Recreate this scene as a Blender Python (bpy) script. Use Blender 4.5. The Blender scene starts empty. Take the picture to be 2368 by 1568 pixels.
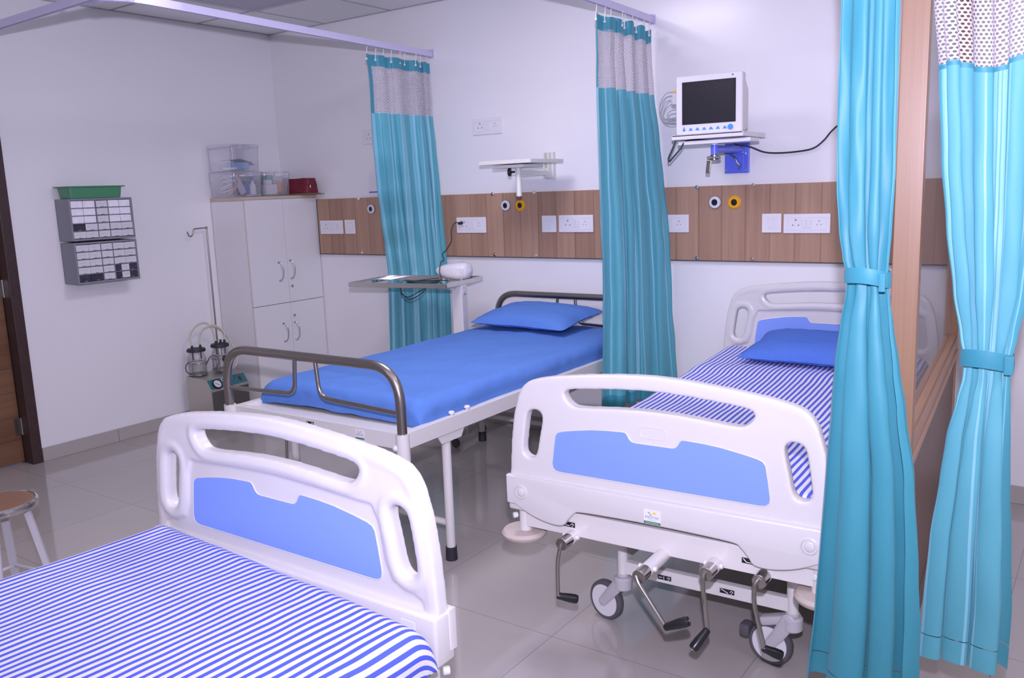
import bpy, bmesh, math, random
from mathutils import Vector, Matrix, noise
PI = math.pi
random.seed(7)
SC = bpy.context.scene
COL = SC.collection

# ------------------------------------------------------------------ camera
CX, CY, CZ = 5.0591, -4.2881, 1.4664
YAW, PITCH, ROLL, FPX = -0.6164, -0.1715, -0.0364, 1991.89
fw = Vector((math.sin(YAW)*math.cos(PITCH), math.cos(YAW)*math.cos(PITCH), math.sin(PITCH)))
rt = Vector((math.cos(YAW), -math.sin(YAW), 0))
up = rt.cross(fw)
c_, s_ = math.cos(ROLL), math.sin(ROLL)
rt, up = c_*rt + s_*up, -s_*rt + c_*up
cd = bpy.data.cameras.new('camera')
cam = bpy.data.objects.new('camera', cd); COL.objects.link(cam)
M = Matrix((rt, up, -fw)).transposed().to_4x4(); M.translation = (CX, CY, CZ)
cam.matrix_world = M
cd.sensor_width = 36; cd.lens = 36*FPX/2368; cd.clip_start = .02
SC.camera = cam

# ------------------------------------------------------------------ world, lights, exposure
SC.view_settings.view_transform = 'Standard'; SC.view_settings.look = 'None'
SC.view_settings.exposure = 0.0; SC.view_settings.gamma = 1
w = bpy.data.worlds.new('world'); SC.world = w; w.use_nodes = True
w.node_tree.nodes['Background'].inputs[0].default_value = (.55, .5, .7, 1)
w.node_tree.nodes['Background'].inputs[1].default_value = .2

def light(name, kind, loc, power, col, aim=None, **k):
    d = bpy.data.lights.new(name, kind); d.energy = power; d.color = col
    for a, b in k.items(): setattr(d, a, b)
    o = bpy.data.objects.new(name, d); COL.objects.link(o); o.location = loc
    if aim is not None:
        o.rotation_euler = (Vector(aim)-Vector(loc)).to_track_quat('-Z', 'Y').to_euler()
    return o
# the photographer's flash, a little above the lens
FLASH = light('camera_flash', 'SPOT', (CX+.01, CY, CZ+.2), 410, (.77, .71, 1.0), aim=(2.3, 0, 2.5),
              spot_size=math.radians(132), spot_blend=1.0, shadow_soft_size=.022)
AMB = (.88, .81, 1.0)

# ------------------------------------------------------------------ materials
MATS = {}
def new_mat(name):
    m = bpy.data.materials.new(name); m.use_nodes = True
    nt = m.node_tree; b = nt.nodes['Principled BSDF']
    MATS[name] = m
    return m, nt, b
def nd(nt, t, **k):
    n = nt.nodes.new(t)
    for a, b in k.items(): setattr(n, a, b)
    return n
def mth(nt, op, a, b=None, c=None):
    n = nt.nodes.new('ShaderNodeMath'); n.operation = op
    for i, v in enumerate((a, b, c)):
        if v is None: continue
        if isinstance(v, (int, float)): n.inputs[i].default_value = v
        else: nt.links.new(v, n.inputs[i])
    return n.outputs[0]
def mixc(nt, fac, a, b):
    n = nt.nodes.new('ShaderNodeMix'); n.data_type = 'RGBA'
    for i, v in ((0, fac), (6, a), (7, b)):
        if isinstance(v, (int, float)): n.inputs[i].default_value = v
        elif isinstance(v, tuple): n.inputs[i].default_value = (*v[:3], 1)
        else: nt.links.new(v, n.inputs[i])
    return n.outputs[2]
def plain(name, col, rough=.5, metal=0., spec=.5, var=.06, scale=9., bump=0., bscale=60., coat=0.):
    m, nt, b = new_mat(name)
    tc = nd(nt, 'ShaderNodeTexCoord'); nz = nd(nt, 'ShaderNodeTexNoise')
    nt.links.new(tc.outputs['Object'], nz.inputs['Vector']); nz.inputs['Scale'].default_value = scale
    f = mth(nt, 'MULTIPLY_ADD', nz.outputs['Fac'], 2*var, 1-var)
    vm = nd(nt, 'ShaderNodeVectorMath', operation='SCALE'); vm.inputs[0].default_value = col
    nt.links.new(f, vm.inputs['Scale'])
    nt.links.new(vm.outputs[0], b.inputs['Base Color'])
    b.inputs['Roughness'].default_value = rough; b.inputs['Metallic'].default_value = metal
    b.inputs['Specular IOR Level'].default_value = spec
    if coat: b.inputs['Coat Weight'].default_value = coat; b.inputs['Coat Roughness'].default_value = .08
    if bump:
        n2 = nd(nt, 'ShaderNodeTexNoise'); n2.inputs['Scale'].default_value = bscale
        nt.links.new(tc.outputs['Object'], n2.inputs['Vector'])
        bp = nd(nt, 'ShaderNodeBump'); bp.inputs['Strength'].default_value = bump; bp.inputs['Distance'].default_value = .01
        nt.links.new(n2.outputs['Fac'], bp.inputs['Height']); nt.links.new(bp.outputs[0], b.inputs['Normal'])
    return m
def wood(name, c1, c2, axis, rough=.4, plank=.11, grain=30., line=.06, horizontal=None):
    """grain along axis ('Z' vertical / 'Y'); planks of varying tone side by side"""
    m, nt, b = new_mat(name)
    tc = nd(nt, 'ShaderNodeTexCoord'); sp = nd(nt, 'ShaderNodeSeparateXYZ')
    nt.links.new(tc.outputs['Object'], sp.inputs[0])
    mp = nd(nt, 'ShaderNodeMapping'); nt.links.new(tc.outputs['Object'], mp.inputs[0])
    sc = [grain]*3; sc['XYZ'.index(axis)] = 1.2; mp.inputs['Scale'].default_value = sc
    nz = nd(nt, 'ShaderNodeTexNoise'); nt.links.new(mp.outputs[0], nz.inputs[0])
    nz.inputs['Scale'].default_value = 1.; nz.inputs['Detail'].default_value = 5; nz.inputs['Roughness'].default_value = .65
    across = horizontal or ('X' if axis != 'X' else 'Z')
    k = mth(nt, 'DIVIDE', sp.outputs[across], plank)
    fl = mth(nt, 'FLOOR', k); fr = mth(nt, 'FRACT', k)
    wn = nd(nt, 'ShaderNodeTexWhiteNoise', noise_dimensions='1D'); nt.links.new(fl, wn.inputs['W'])
    f = mth(nt, 'MULTIPLY_ADD', nz.outputs['Fac'], 1.5, -.45)
    f = mth(nt, 'ADD', f, mth(nt, 'MULTIPLY_ADD', wn.outputs['Value'], .5, -.15))
    f = nt_clamp(nt, f)
    c = mixc(nt, f, c1, c2)
    ln = mth(nt, 'LESS_THAN', fr, line)
    c = mixc(nt, mth(nt, 'MULTIPLY', ln, .35), c, tuple(x*.35 for x in c1))
    nt.links.new(c, b.inputs['Base Color']); b.inputs['Roughness'].default_value = rough
    return m
def nt_clamp(nt, s):
    n = nt.nodes.new('ShaderNodeClamp'); nt.links.new(s, n.inputs[0]); return n.outputs[0]

plain('wall_paint', (.85, .845, .84), rough=.22, spec=.45, var=.012, scale=1.5, bump=.02, bscale=14)
plain('ceiling_board', (.88, .88, .87), rough=.7, var=.03, scale=2)
plain('ceiling_grid', (.42, .42, .43), rough=.5)
plain('skirting_tile', (.45, .42, .39), rough=.15, var=.05, scale=4)
plain('white_plastic', (.665, .65, .625), rough=.28, spec=.5, var=.012, scale=5)
plain('blue_plastic', (.215, .345, .82), rough=.38, var=.02, scale=4)
plain('white_enamel', (.72, .70, .66), rough=.25, var=.015, scale=6)
plain('bumper_plastic', (.54, .46, .40), rough=.6, var=.08, scale=18)
plain('grey_plastic', (.52, .51, .52), rough=.4, var=.03)
plain('light_plastic', (.76, .76, .76), rough=.35, var=.02)
plain('black_rubber', (.025, .025, .03), rough=.55, var=.2, scale=30)
plain('dark_rubber', (.10, .095, .105), rough=.6, var=.2, scale=30)
plain('black_plastic', (.012, .012, .014), rough=.28)
plain('steel', (.46, .44, .41), rough=.22, metal=1., var=.04, scale=25)
plain('dull_steel', (.36, .33, .30), rough=.3, metal=1., var=.06, scale=25)
plain('chrome', (.72, .71, .70), rough=.1, metal=1., var=.03)
plain('mirror_steel', (.66, .65, .63), rough=.05, metal=1., var=.03)
plain('blue_sheet', (.105, .235, .60), rough=.85, spec=.2, var=.05, scale=30, bump=.1, bscale=260)
plain('blue_pillowcase', (.085, .19, .60), rough=.85, spec=.2, var=.05, scale=30, bump=.1, bscale=260)
plain('laminate_white', (.79, .785, .78), rough=.2, var=.012, scale=3)
plain('laminate_edge', (.58, .49, .38), rough=.5, var=.15, scale=14)
plain('switch_white', (.82, .81, .82), rough=.25, var=.01)
plain('socket_grey', (.35, .34, .37), rough=.4)
plain('yellow_plastic', (.85, .42, .01), rough=.35)
plain('grey_cabinet', (.235, .24, .275), rough=.45, var=.03)
plain('dark_void', (.045, .045, .055), rough=.5, var=.3, scale=60)
plain('label_card', (.70, .69, .70), rough=.6, var=.03, scale=40)
plain('pen_ink', (.26, .25, .36), rough=.7)
plain('green_plastic', (.075, .27, .135), rough=.4, var=.05)
plain('teal_panel', (.03, .17, .19), rough=.35, var=.05)
plain('brushed_box', (.50, .47, .41), rough=.38, metal=.55, var=.06, scale=20)
plain('dark_grey_metal', (.085, .082, .075), rough=.45, var=.08)
plain('tube_clear', (.62, .58, .44), rough=.25, var=.05)
plain('cord_black', (.02, .03, .035), rough=.45)
plain('cord_grey', (.30, .31, .34), rough=.4)
plain('bracket_blue', (.12, .17, .80), rough=.3)
plain('screen_black', (.018, .017, .024), rough=.22)
plain('key_blue', (.06, .32, .85), rough=.4)
plain('monitor_case', (.76, .75, .76), rough=.4, var=.01)
plain('cream_metal', (.76, .75, .67), rough=.35, var=.02)
plain('maroon_cloth', (.17, .010, .026), rough=.6, var=.3, scale=25, bump=.3, bscale=30)
plain('cardboard', (.22, .14, .075), rough=.8, var=.25, scale=40)
plain('rail_white', (.62, .60, .78), rough=.3, metal=.25, var=.02)
plain('frame_dark', (.055, .03, .028), rough=.4, var=.25, scale=20)
plain('stool_wood', (.26, .14, .085), rough=.4, var=.15, scale=12)
plain('stool_leg', (.62, .61, .64), rough=.35)
plain('sticker_white', (.80, .80, .84), rough=.3)
plain('sticker_green', (.05, .24, .10), rough=.4)
plain('sticker_leaf', (.15, .36, .16), rough=.4)
plain('sticker_yellow', (.80, .58, .03), rough=.4)
plain('sticker_purple', (.27, .24, .48), rough=.4)
plain('paper', (.78, .78, .80), rough=.6, var=.02)
plain('paper_blue', (.08, .10, .60), rough=.6)
plain('fabric_red_orange', (.75, .38, .18), rough=.5)
plain('pack_blue', (.07, .16, .42), rough=.5, var=.2, scale=40)
plain('pack_light_blue', (.22, .45, .72), rough=.4, var=.2, scale=40)
plain('pack_green', (.02, .28, .20), rough=.4, var=.2, scale=30)
plain('pack_white', (.74, .74, .80), rough=.35, var=.1, scale=40)
plain('gas_white', (.72, .72, .78), rough=.3)
plain('panel_dark', (.23, .12, .09), rough=.35, var=.1, scale=10)
wood('panel_wood', (.33, .195, .125), (.52, .335, .225), 'Z', rough=.4, plank=.125)
wood('post_wood', (.30, .17, .092), (.41, .255, .152), 'Z', rough=.36, plank=.3, grain=70, line=0)
wood('rail_wood', (.42, .235, .14), (.58, .36, .23), 'Y', rough=.34, plank=.3, grain=70, line=0)
wood('lower_wood', (.16, .085, .06), (.24, .14, .10), 'Z', rough=.4, plank=.4, grain=40, line=0)
wood('door_wood', (.15, .07, .035), (.25, .135, .07), 'Y', rough=.4, plank=.14, grain=34, horizontal='Z', line=.05)

def floor_mat():
    m, nt, b = new_mat('floor_tiles')
    tc = nd(nt, 'ShaderNodeTexCoord'); sp = nd(nt, 'ShaderNodeSeparateXYZ'); nt.links.new(tc.outputs['Object'], sp.inputs[0])
    T = .615
    fx = mth(nt, 'DIVIDE', mth(nt, 'SUBTRACT', sp.outputs[0], .53), T)
    fy = mth(nt, 'DIVIDE', mth(nt, 'ADD', sp.outputs[1], 1.455), T)
    jx = mth(nt, 'LESS_THAN', mth(nt, 'ABSOLUTE', mth(nt, 'SUBTRACT', mth(nt, 'FRACT', mth(nt, 'ADD', fx, .5)), .5)), .0022)
    jy = mth(nt, 'LESS_THAN', mth(nt, 'ABSOLUTE', mth(nt, 'SUBTRACT', mth(nt, 'FRACT', mth(nt, 'ADD', fy, .5)), .5)), .0022)
    j = mth(nt, 'MAXIMUM', jx, jy)
    cb = nd(nt, 'ShaderNodeCombineXYZ'); nt.links.new(mth(nt, 'FLOOR', fx), cb.inputs[0]); nt.links.new(mth(nt, 'FLOOR', fy), cb.inputs[1])
    wn = nd(nt, 'ShaderNodeTexWhiteNoise', noise_dimensions='3D'); nt.links.new(cb.outputs[0], wn.inputs[0])
    nz = nd(nt, 'ShaderNodeTexNoise'); nz.inputs['Scale'].default_value = 3; nz.inputs['Detail'].default_value = 6
    nt.links.new(tc.outputs['Object'], nz.inputs['Vector'])
    f = mth(nt, 'ADD', mth(nt, 'MULTIPLY', wn.outputs['Value'], .35), mth(nt, 'MULTIPLY', nz.outputs['Fac'], .65))
    c = mixc(nt, f, (.43, .40, .365), (.50, .465, .425))
    c = mixc(nt, mth(nt, 'MULTIPLY', j, .6), c, (.16, .145, .13))
    nt.links.new(c, b.inputs['Base Color']); b.inputs['Roughness'].default_value = .07
    b.inputs['Specular IOR Level'].default_value = .55
floor_mat()

def stripe_mat():
    m, nt, b = new_mat('striped_sheet')
    uv = nd(nt, 'ShaderNodeUVMap'); sp = nd(nt, 'ShaderNodeSeparateXYZ'); nt.links.new(uv.outputs[0], sp.inputs[0])
    nz = nd(nt, 'ShaderNodeTexNoise'); nz.inputs['Scale'].default_value = 5; nt.links.new(uv.outputs[0], nz.inputs['Vector'])
    u = mth(nt, 'ADD', sp.outputs[0], mth(nt, 'MULTIPLY_ADD', nz.outputs['Fac'], .010, -.005))
    fr = mth(nt, 'FRACT', mth(nt, 'DIVIDE', u, .0213))
    s = mth(nt, 'LESS_THAN', fr, .47)
    c = mixc(nt, s, (.74, .73, .80), (.085, .125, .62))
    nt.links.new(c, b.inputs['Base Color']); b.inputs['Roughness'].default_value = .8; b.inputs['Specular IOR Level'].default_value = .25
stripe_mat()

def curtain_mat(name, base, sat, stripes=True):
    m, nt, b = new_mat(name)
    uv = nd(nt, 'ShaderNodeUVMap'); sp = nd(nt, 'ShaderNodeSeparateXYZ'); nt.links.new(uv.outputs[0], sp.inputs[0])
    b.inputs['Specular IOR Level'].default_value = .36
    b.inputs['Sheen Weight'].default_value = .12
    if stripes:
        fr = mth(nt, 'FRACT', mth(nt, 'DIVIDE', sp.outputs[0], .16))
        a = mth(nt, 'MULTIPLY', mth(nt, 'GREATER_THAN', fr, .10), mth(nt, 'LESS_THAN', fr, .42))
        l1 = mth(nt, 'LESS_THAN', mth(nt, 'ABSOLUTE', mth(nt, 'SUBTRACT', fr, .19)), .012)
        l2 = mth(nt, 'LESS_THAN', mth(nt, 'ABSOLUTE', mth(nt, 'SUBTRACT', fr, .25)), .012)
        l3 = mth(nt, 'LESS_THAN', mth(nt, 'ABSOLUTE', mth(nt, 'SUBTRACT', fr, .68)), .02)
        a = mth(nt, 'MAXIMUM', mth(nt, 'MULTIPLY', a, mth(nt, 'SUBTRACT', 1, mth(nt, 'MAXIMUM', l1, l2))), l3)
        nt.links.new(mixc(nt, a, base, sat), b.inputs['Base Color'])
        nt.links.new(mth(nt, 'MULTIPLY_ADD', a, -.12, .52), b.inputs['Roughness'])
    else:
        nt.links.new(mixc(nt, 0., base, sat), b.inputs['Base Color']); b.inputs['Roughness'].default_value = .47
    tr = nd(nt, 'ShaderNodeBsdfTranslucent'); tr.inputs[0].default_value = (*base, 1)
    mx = nd(nt, 'ShaderNodeMixShader'); mx.inputs[0].default_value = .12
    out = nt.nodes['Material Output']
    nt.links.new(b.outputs[0], mx.inputs[1]); nt.links.new(tr.outputs[0], mx.inputs[2]); nt.links.new(mx.outputs[0], out.inputs[0])
curtain_mat('curtain_teal', (.115, .43, .50), (.26, .60, .70))
curtain_mat('curtain_plain', (.052, .29, .355), (.1, .45, .55), False)
curtain_mat('curtain_band', (.05, .30, .38), (.05, .3, .38), False)

def net_mat(name, a, bb, thr):
    m, nt, b = new_mat(name)
    uv = nd(nt, 'ShaderNodeUVMap'); sp = nd(nt, 'ShaderNodeSeparateXYZ'); nt.links.new(uv.outputs[0], sp.inputs[0])
    v = mth(nt, 'DIVIDE', sp.outputs[1], bb)
    row = mth(nt, 'FLOOR', v)
    u = mth(nt, 'ADD', mth(nt, 'DIVIDE', sp.outputs[0], a), mth(nt, 'MULTIPLY', mth(nt, 'MODULO', row, 2.), .5))
    fx = mth(nt, 'SUBTRACT', mth(nt, 'FRACT', u), .5); fy = mth(nt, 'SUBTRACT', mth(nt, 'FRACT', v), .5)
    d = mth(nt, 'ADD', mth(nt, 'MULTIPLY', fx, fx), mth(nt, 'MULTIPLY', fy, fy))
    hole = mth(nt, 'LESS_THAN', d, thr)
    b.inputs['Base Color'].default_value = (.54, .51, .54, 1); b.inputs['Roughness'].default_value = .7
    tr = nd(nt, 'ShaderNodeBsdfTransparent'); mx = nd(nt, 'ShaderNodeMixShader')
    nt.links.new(hole, mx.inputs[0]); nt.links.new(b.outputs[0], mx.inputs[1]); nt.links.new(tr.outputs[0], mx.inputs[2])
    nt.links.new(mx.outputs[0], nt.nodes['Material Output'].inputs[0])
net_mat('curtain_net', .0150, .0082, .11)

def clear_mat(name, col, fac, rough=.08):
    m, nt, b = new_mat(name)
    b.inputs['Base Color'].default_value = (*col, 1); b.inputs['Roughness'].default_value = rough
    tr = nd(nt, 'ShaderNodeBsdfTransparent'); tr.inputs[0].default_value = (.97, .97, .98, 1)
    lw = nd(nt, 'ShaderNodeLayerWeight'); lw.inputs[0].default_value = .25
    f = nt_clamp(nt, mth(nt, 'ADD', mth(nt, 'MULTIPLY', lw.outputs['Facing'], .35), fac))
    gl = nd(nt, 'ShaderNodeBsdfGlossy'); gl.inputs['Roughness'].default_value = rough
    m1 = nd(nt, 'ShaderNodeMixShader'); nt.links.new(f, m1.inputs[0]); nt.links.new(tr.outputs[0], m1.inputs[1]); nt.links.new(b.outputs[0], m1.inputs[2])
    m2 = nd(nt, 'ShaderNodeMixShader'); m2.inputs[0].default_value = .13
    nt.links.new(m1.outputs[0], m2.inputs[1]); nt.links.new(gl.outputs[0], m2.inputs[2])
    nt.links.new(m2.outputs[0], nt.nodes['Material Output'].inputs[0])
clear_mat('clear_box', (.62, .60, .68), .2, .07)
clear_mat('jar_glass', (.45, .44, .42), .10, .05)
clear_mat('pane_glass', (.5, .48, .5), .03, .03)

def emit_mat(name, col, st):
    m, nt, b = new_mat(name)
    b.inputs['Base Color'].default_value = (.8, .8, .8, 1)
    b.inputs['Emission Color'].default_value = (*col, 1); b.inputs['Emission Strength'].default_value = st
emit_mat('fill_diffuser', (.93, .86, 1), 6.)  # glow of the added out-of-view fill panels

# ------------------------------------------------------------------ mesh helpers
class MB:
    def __init__(s): s.v = []; s.f = []; s.uv = None
    def add(s, vs, fs, mat=None):
        o = len(s.v)
        for v in vs:
            v = Vector(v)
            s.v.append(mat @ v if mat is not None else v)
        s.f += [tuple(i+o for i in f) for f in fs]
        return s
    def frombm(s, bm, mat=None):
        bm.verts.ensure_lookup_table(); bm.verts.index_update()
        s.add([v.co.copy() for v in bm.verts], [tuple(v.index for v in f.verts) for f in bm.faces], mat); bm.free(); return s
    def box(s, c, d, bev=0., rot=None, seg=2, mat=None):
        bm = bmesh.new(); bmesh.ops.create_cube(bm, size=1)
        for v in bm.verts: v.co = Vector((v.co.x*d[0], v.co.y*d[1], v.co.z*d[2]))
        if bev: bmesh.ops.bevel(bm, geom=list(bm.edges), offset=min(bev, min(d)*.45), segments=seg, affect='EDGES', profile=.5)
        T = Matrix.Translation(c)
        if rot is not None: T = T @ rot.to_4x4()
        if mat is not None: T = mat @ T
        return s.frombm(bm, T)
    def bx(s, x0, x1, y0, y1, z0, z1, bev=0., seg=2, mat=None):
        return s.box(((x0+x1)/2, (y0+y1)/2, (z0+z1)/2), (abs(x1-x0), abs(y1-y0), abs(z1-z0)), bev, None, seg, mat)
    def tube(s, path, r, seg=12, closed=False, cap=True, mat=None):
        P = [Vector(p) for p in path]; n = len(P)
        rs = r if isinstance(r, (list, tuple)) else [r]*n
        vs = []; fs = []; nrm = None
        for i in range(n):
            if closed: t = (P[(i+1) % n]-P[i-1])
            else: t = P[min(i+1, n-1)]-P[max(i-1, 0)]
            if t.length < 1e-9: t = Vector((0, 0, 1))
            t.normalize()
            if nrm is None:
                a = Vector((0, 0, 1)) if abs(t.z) < .9 else Vector((1, 0, 0)); nrm = t.cross(a).normalized()
            else:
                nrm = (nrm - t*nrm.dot(t)); nrm = nrm.normalized() if nrm.length > 1e-6 else t.orthogonal().normalized()
            b = t.cross(nrm)
            for k in range(seg):
                a = 2*PI*k/seg; vs.append(P[i]+rs[i]*(math.cos(a)*nrm+math.sin(a)*b))
        m = n if closed else n-1
        for i in range(m):
            j = (i+1) % n
            off = 0
            for k in range(seg):
                k2 = (k+1) % seg
                fs.append((i*seg+k, i*seg+k2, j*seg+k2, j*seg+k))
        if cap and not closed:
            fs.append(tuple(reversed(range(seg)))); fs.append(tuple((n-1)*seg+k for k in range(seg)))
        return s.add(vs, fs, mat)
    def cyl(s, a, b, r, seg=20, r2=None, bev=0., mat=None):
        a = Vector(a); b = Vector(b); d = b-a; L = d.length
        r2 = r if r2 is None else r2
        pr = [(r, 0), (r2, L)]
        if bev: pr = [(r-bev, 0), (r, bev), (r2, L-bev), (r2-bev, L)]
        q = d.to_track_quat('Z', 'Y').to_matrix().to_4x4(); T = Matrix.Translation(a) @ q
        return s.lathe(pr, seg, mat=(mat @ T if mat is not None else T))
    def lathe(s, prof, seg=28, mat=None, cap=True):
        vs = []; fs = []
        for r, z in prof:
            for k in range(seg):
                a = 2*PI*k/seg; vs.append((r*math.cos(a), r*math.sin(a), z))
        n = len(prof)
        for i in range(n-1):
            for k in range(seg):
                k2 = (k+1) % seg; fs.append((i*seg+k, i*seg+k2, (i+1)*seg+k2, (i+1)*seg+k))
        if cap: fs.append(tuple(reversed(range(seg)))); fs.append(tuple((n-1)*seg+k for k in range(seg)))
        return s.add(vs, fs, mat)
    def sph(s, c, r, sx=1, sy=1, sz=1, mat=None):
        bm = bmesh.new(); bmesh.ops.create_uvsphere(bm, u_segments=20, v_segments=12, radius=r)
        for v in bm.verts: v.co = Vector((v.co.x*sx, v.co.y*sy, v.co.z*sz))
        T = Matrix.Translation(c)
        return s.frombm(bm, mat @ T if mat is not None else T)
    def prism(s, poly, y0, y1, mat=None):
        """polygon in local x,z extruded along y"""
        n = len(poly)
        vs = [(x, y0, z) for x, z in poly]+[(x, y1, z) for x, z in poly]
        fs = [tuple(range(n)), tuple(reversed(range(n, 2*n)))]
        fs += [(i, n+i, n+(i+1) % n, (i+1) % n) for i in range(n)]
        return s.add(vs, fs, mat)
    def grid(s, nu, nv, fn, uvfn=None):
        o = len(s.v)
        for j in range(nv+1):
            for i in range(nu+1): s.v.append(Vector(fn(i/nu, j/nv)))
        for j in range(nv):
            for i in range(nu):
                a = o+j*(nu+1)+i; s.f.append((a, a+1, a+nu+2, a+nu+1))
        if uvfn: s.uv = [uvfn(i/nu, j/nv) for j in range(nv+1) for i in range(nu+1)]
        return s
    def obj(s, name, mat, parent=None, smooth=True, ang=38, recalc=True):
        me = bpy.data.meshes.new(name)
        me.from_pydata([tuple(v) for v in s.v], [], s.f)
        if s.uv:
            ul = me.uv_layers.new(name='UVMap')
            for l in me.loops: ul.data[l.index].uv = s.uv[l.vertex_index]
        if recalc:
            bm = bmesh.new(); bm.from_mesh(me); bmesh.ops.recalc_face_normals(bm, faces=bm.faces); bm.to_mesh(me); bm.free()
        if smooth:
            me.shade_smooth(); me.set_sharp_from_angle(angle=math.radians(ang))
        me.materials.append(MATS[mat])
        o = bpy.data.objects.new(name, me); COL.objects.link(o)
        if smooth and ang < 60 and len(me.polygons) < 4000:
            wn = o.modifiers.new('wn', 'WEIGHTED_NORMAL'); wn.keep_sharp = True; wn.weight = 80
        if parent: o.parent = parent
        return o

def thing(name, label, cat, loc=(0, 0, 0), rz=0., group=None):
    o = bpy.data.objects.new(name, None); COL.objects.link(o)
    o.empty_display_size = .1
    o.location = loc; o.rotation_euler = (0, 0, rz)
    o['label'] = label; o['category'] = cat
    if group: o['group'] = group
    return o
def tag(o, label, cat, group=None):
    o['label'] = label; o['category'] = cat
    if group: o['group'] = group
    return o
def struct(o): o['kind'] = 'structure'; return o
def sstruct(name, loc=(0, 0, 0)):
    o = bpy.data.objects.new(name, None); COL.objects.link(o); o.location = loc; o['kind'] = 'structure'; return o
def copy_thing(root, loc, rz=None, label=None):
    c = root.copy(); COL.objects.link(c); c.location = loc
    if rz is not None: c.rotation_euler = (0, 0, rz)
    if label: c['label'] = label
    for ch in list(root.children):
        d = ch.copy(); COL.objects.link(d); d.parent = c
        for g in list(ch.children):
            e = g.copy(); COL.objects.link(e); e.parent = d
    return c
def lerp(a, b, t): return a+(b-a)*t
def smooth_path(pts, n=8, closed=False):
    """Catmull-Rom"""
    P = [Vector(p) for p in pts]; out = []; m = len(P)
    rng = m if closed else m-1
    for i in range(rng):
        p0 = P[i-1] if (closed or i > 0) else P[0]*2-P[1]
        p1 = P[i]; p2 = P[(i+1) % m]
        p3 = P[(i+2) % m] if (closed or i+2 < m) else P[m-1]*2-P[m-2]
        for k in range(n):
            t = k/n
            out.append(.5*((2*p1)+(-p0+p2)*t+(2*p0-5*p1+4*p2-p3)*t*t+(-p0+3*p1-3*p2+p3)*t**3))
    if not closed: out.append(P[-1])
    return out
def fillet(pts, r, n=6):
    P = [Vector(p) for p in pts]; out = [P[0]]
    for i in range(1, len(P)-1):
        a = (P[i-1]-P[i]); b = (P[i+1]-P[i]); q = min(r, a.length*.49, b.length*.49)
        A = P[i]+a.normalized()*q; B = P[i]+b.normalized()*q
        for k in range(n+1):
            t = k/n; out.append((1-t)**2*A+2*t*(1-t)*P[i]+t*t*B)
    out.append(P[-1]); return out
def text_mesh(body, size, mat4, mat, parent, name, ext=.0003, align='CENTER', sx=1.):
    cu = bpy.data.curves.new(name, 'FONT'); cu.body = body; cu.size = size; cu.extrude = ext
    cu.align_x = align; cu.align_y = 'CENTER'
    t = bpy.data.objects.new(name+'_tmp', cu); COL.objects.link(t)
    dg = bpy.context.evaluated_depsgraph_get(); dg.update()
    me = bpy.data.meshes.new_from_object(t.evaluated_get(dg))
    bpy.data.objects.remove(t)
    me.transform(mat4 @ Matrix.Diagonal((sx, 1, 1, 1))); me.materials.clear(); me.materials.append(MATS[mat])
    o = bpy.data.objects.new(name, me); COL.objects.link(o); o.parent = parent
    return o
def facing(loc, normal, upv=(0, 0, 1)):
    """matrix that puts a text/plane (xy plane, +z normal) at loc facing normal"""
    z = Vector(normal).normalized(); y = Vector(upv); y = (y-z*y.dot(z)).normalized(); x = y.cross(z)
    m = Matrix((x, y, z)).transposed().to_4x4(); m.translation = loc; return m
def N(x, y=0., z=0.): return noise.noise(Vector((x, y, z)))
def curve_fill(outer, holes, ext, bev, name='tmp'):
    """2D filled outline with holes -> bmesh (x, z) with thickness along y centred at 0"""
    cu = bpy.data.curves.new(name, 'CURVE'); cu.dimensions = '2D'; cu.fill_mode = 'BOTH'
    cu.extrude = ext; cu.bevel_depth = bev; cu.bevel_resolution = 3; cu.offset = -bev
    for poly in [outer]+holes:
        sp = cu.splines.new('POLY'); sp.points.add(len(poly)-1); sp.use_cyclic_u = True
        for p, (x, z) in zip(sp.points, poly): p.co = (x, z, 0, 1)
    t = bpy.data.objects.new(name, cu); COL.objects.link(t)
    dg = bpy.context.evaluated_depsgraph_get(); dg.update()
    me = bpy.data.meshes.new_from_object(t.evaluated_get(dg)); bpy.data.objects.remove(t)
    me.transform(Matrix(((1, 0, 0, 0), (0, 0, -1, 0), (0, 1, 0, 0), (0, 0, 0, 1))))
    return me
def mesh_into(mb, me, mat=None):
    mb.add([v.co.copy() for v in me.vertices], [tuple(p.vertices) for p in me.polygons], mat); bpy.data.meshes.remove(me)

# ================================================================== ROOM
H = 2.615; RX = 7.4; FY = -6.4
struct(MB().bx(-.3, RX, FY, .0, -.1, 0).obj('floor', 'floor_tiles', smooth=False))
# left wall with a door opening
m = MB(); m.bx(-.14, 0, -1.93, .12, 0, H); m.bx(-.14, 0, -2.98, -1.93, 2.12, H); m.bx(-.14, 0, FY, -2.98, 0, H)
struct(m.obj('wall_left', 'wall_paint', smooth=False))
struct(MB().bx(0, RX, 0, .12, 0, H).obj('wall_back', 'wall_paint', smooth=False))
struct(MB().bx(RX, RX+.12, FY, .12, 0, H).obj('wall_right', 'wall_paint', smooth=False))
struct(MB().bx(-.14, RX, FY-.12, FY, 0, H).obj('wall_front', 'wall_paint', smooth=False))
# ceiling boards with a thin metal grid
ce = struct(MB().bx(-.14, RX, FY, .12, H, H+.05).obj('ceiling', 'ceiling_board', smooth=False))
g = MB()
x = .575
while x < RX: g.bx(x-.006, x+.006, FY, 0, H-.003, H+.001); x += .6
y = -.6
while y > FY: g.bx(0, RX, y-.006, y+.006, H-.0035, H+.001); y -= .6
g.bx(0, .012, FY, 0, H-.004, H+.001); g.bx(0, RX, -.012, 0, H-.004, H+.001)
g.obj('ceiling_grid', 'ceiling_grid', ce, smooth=False)
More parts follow.
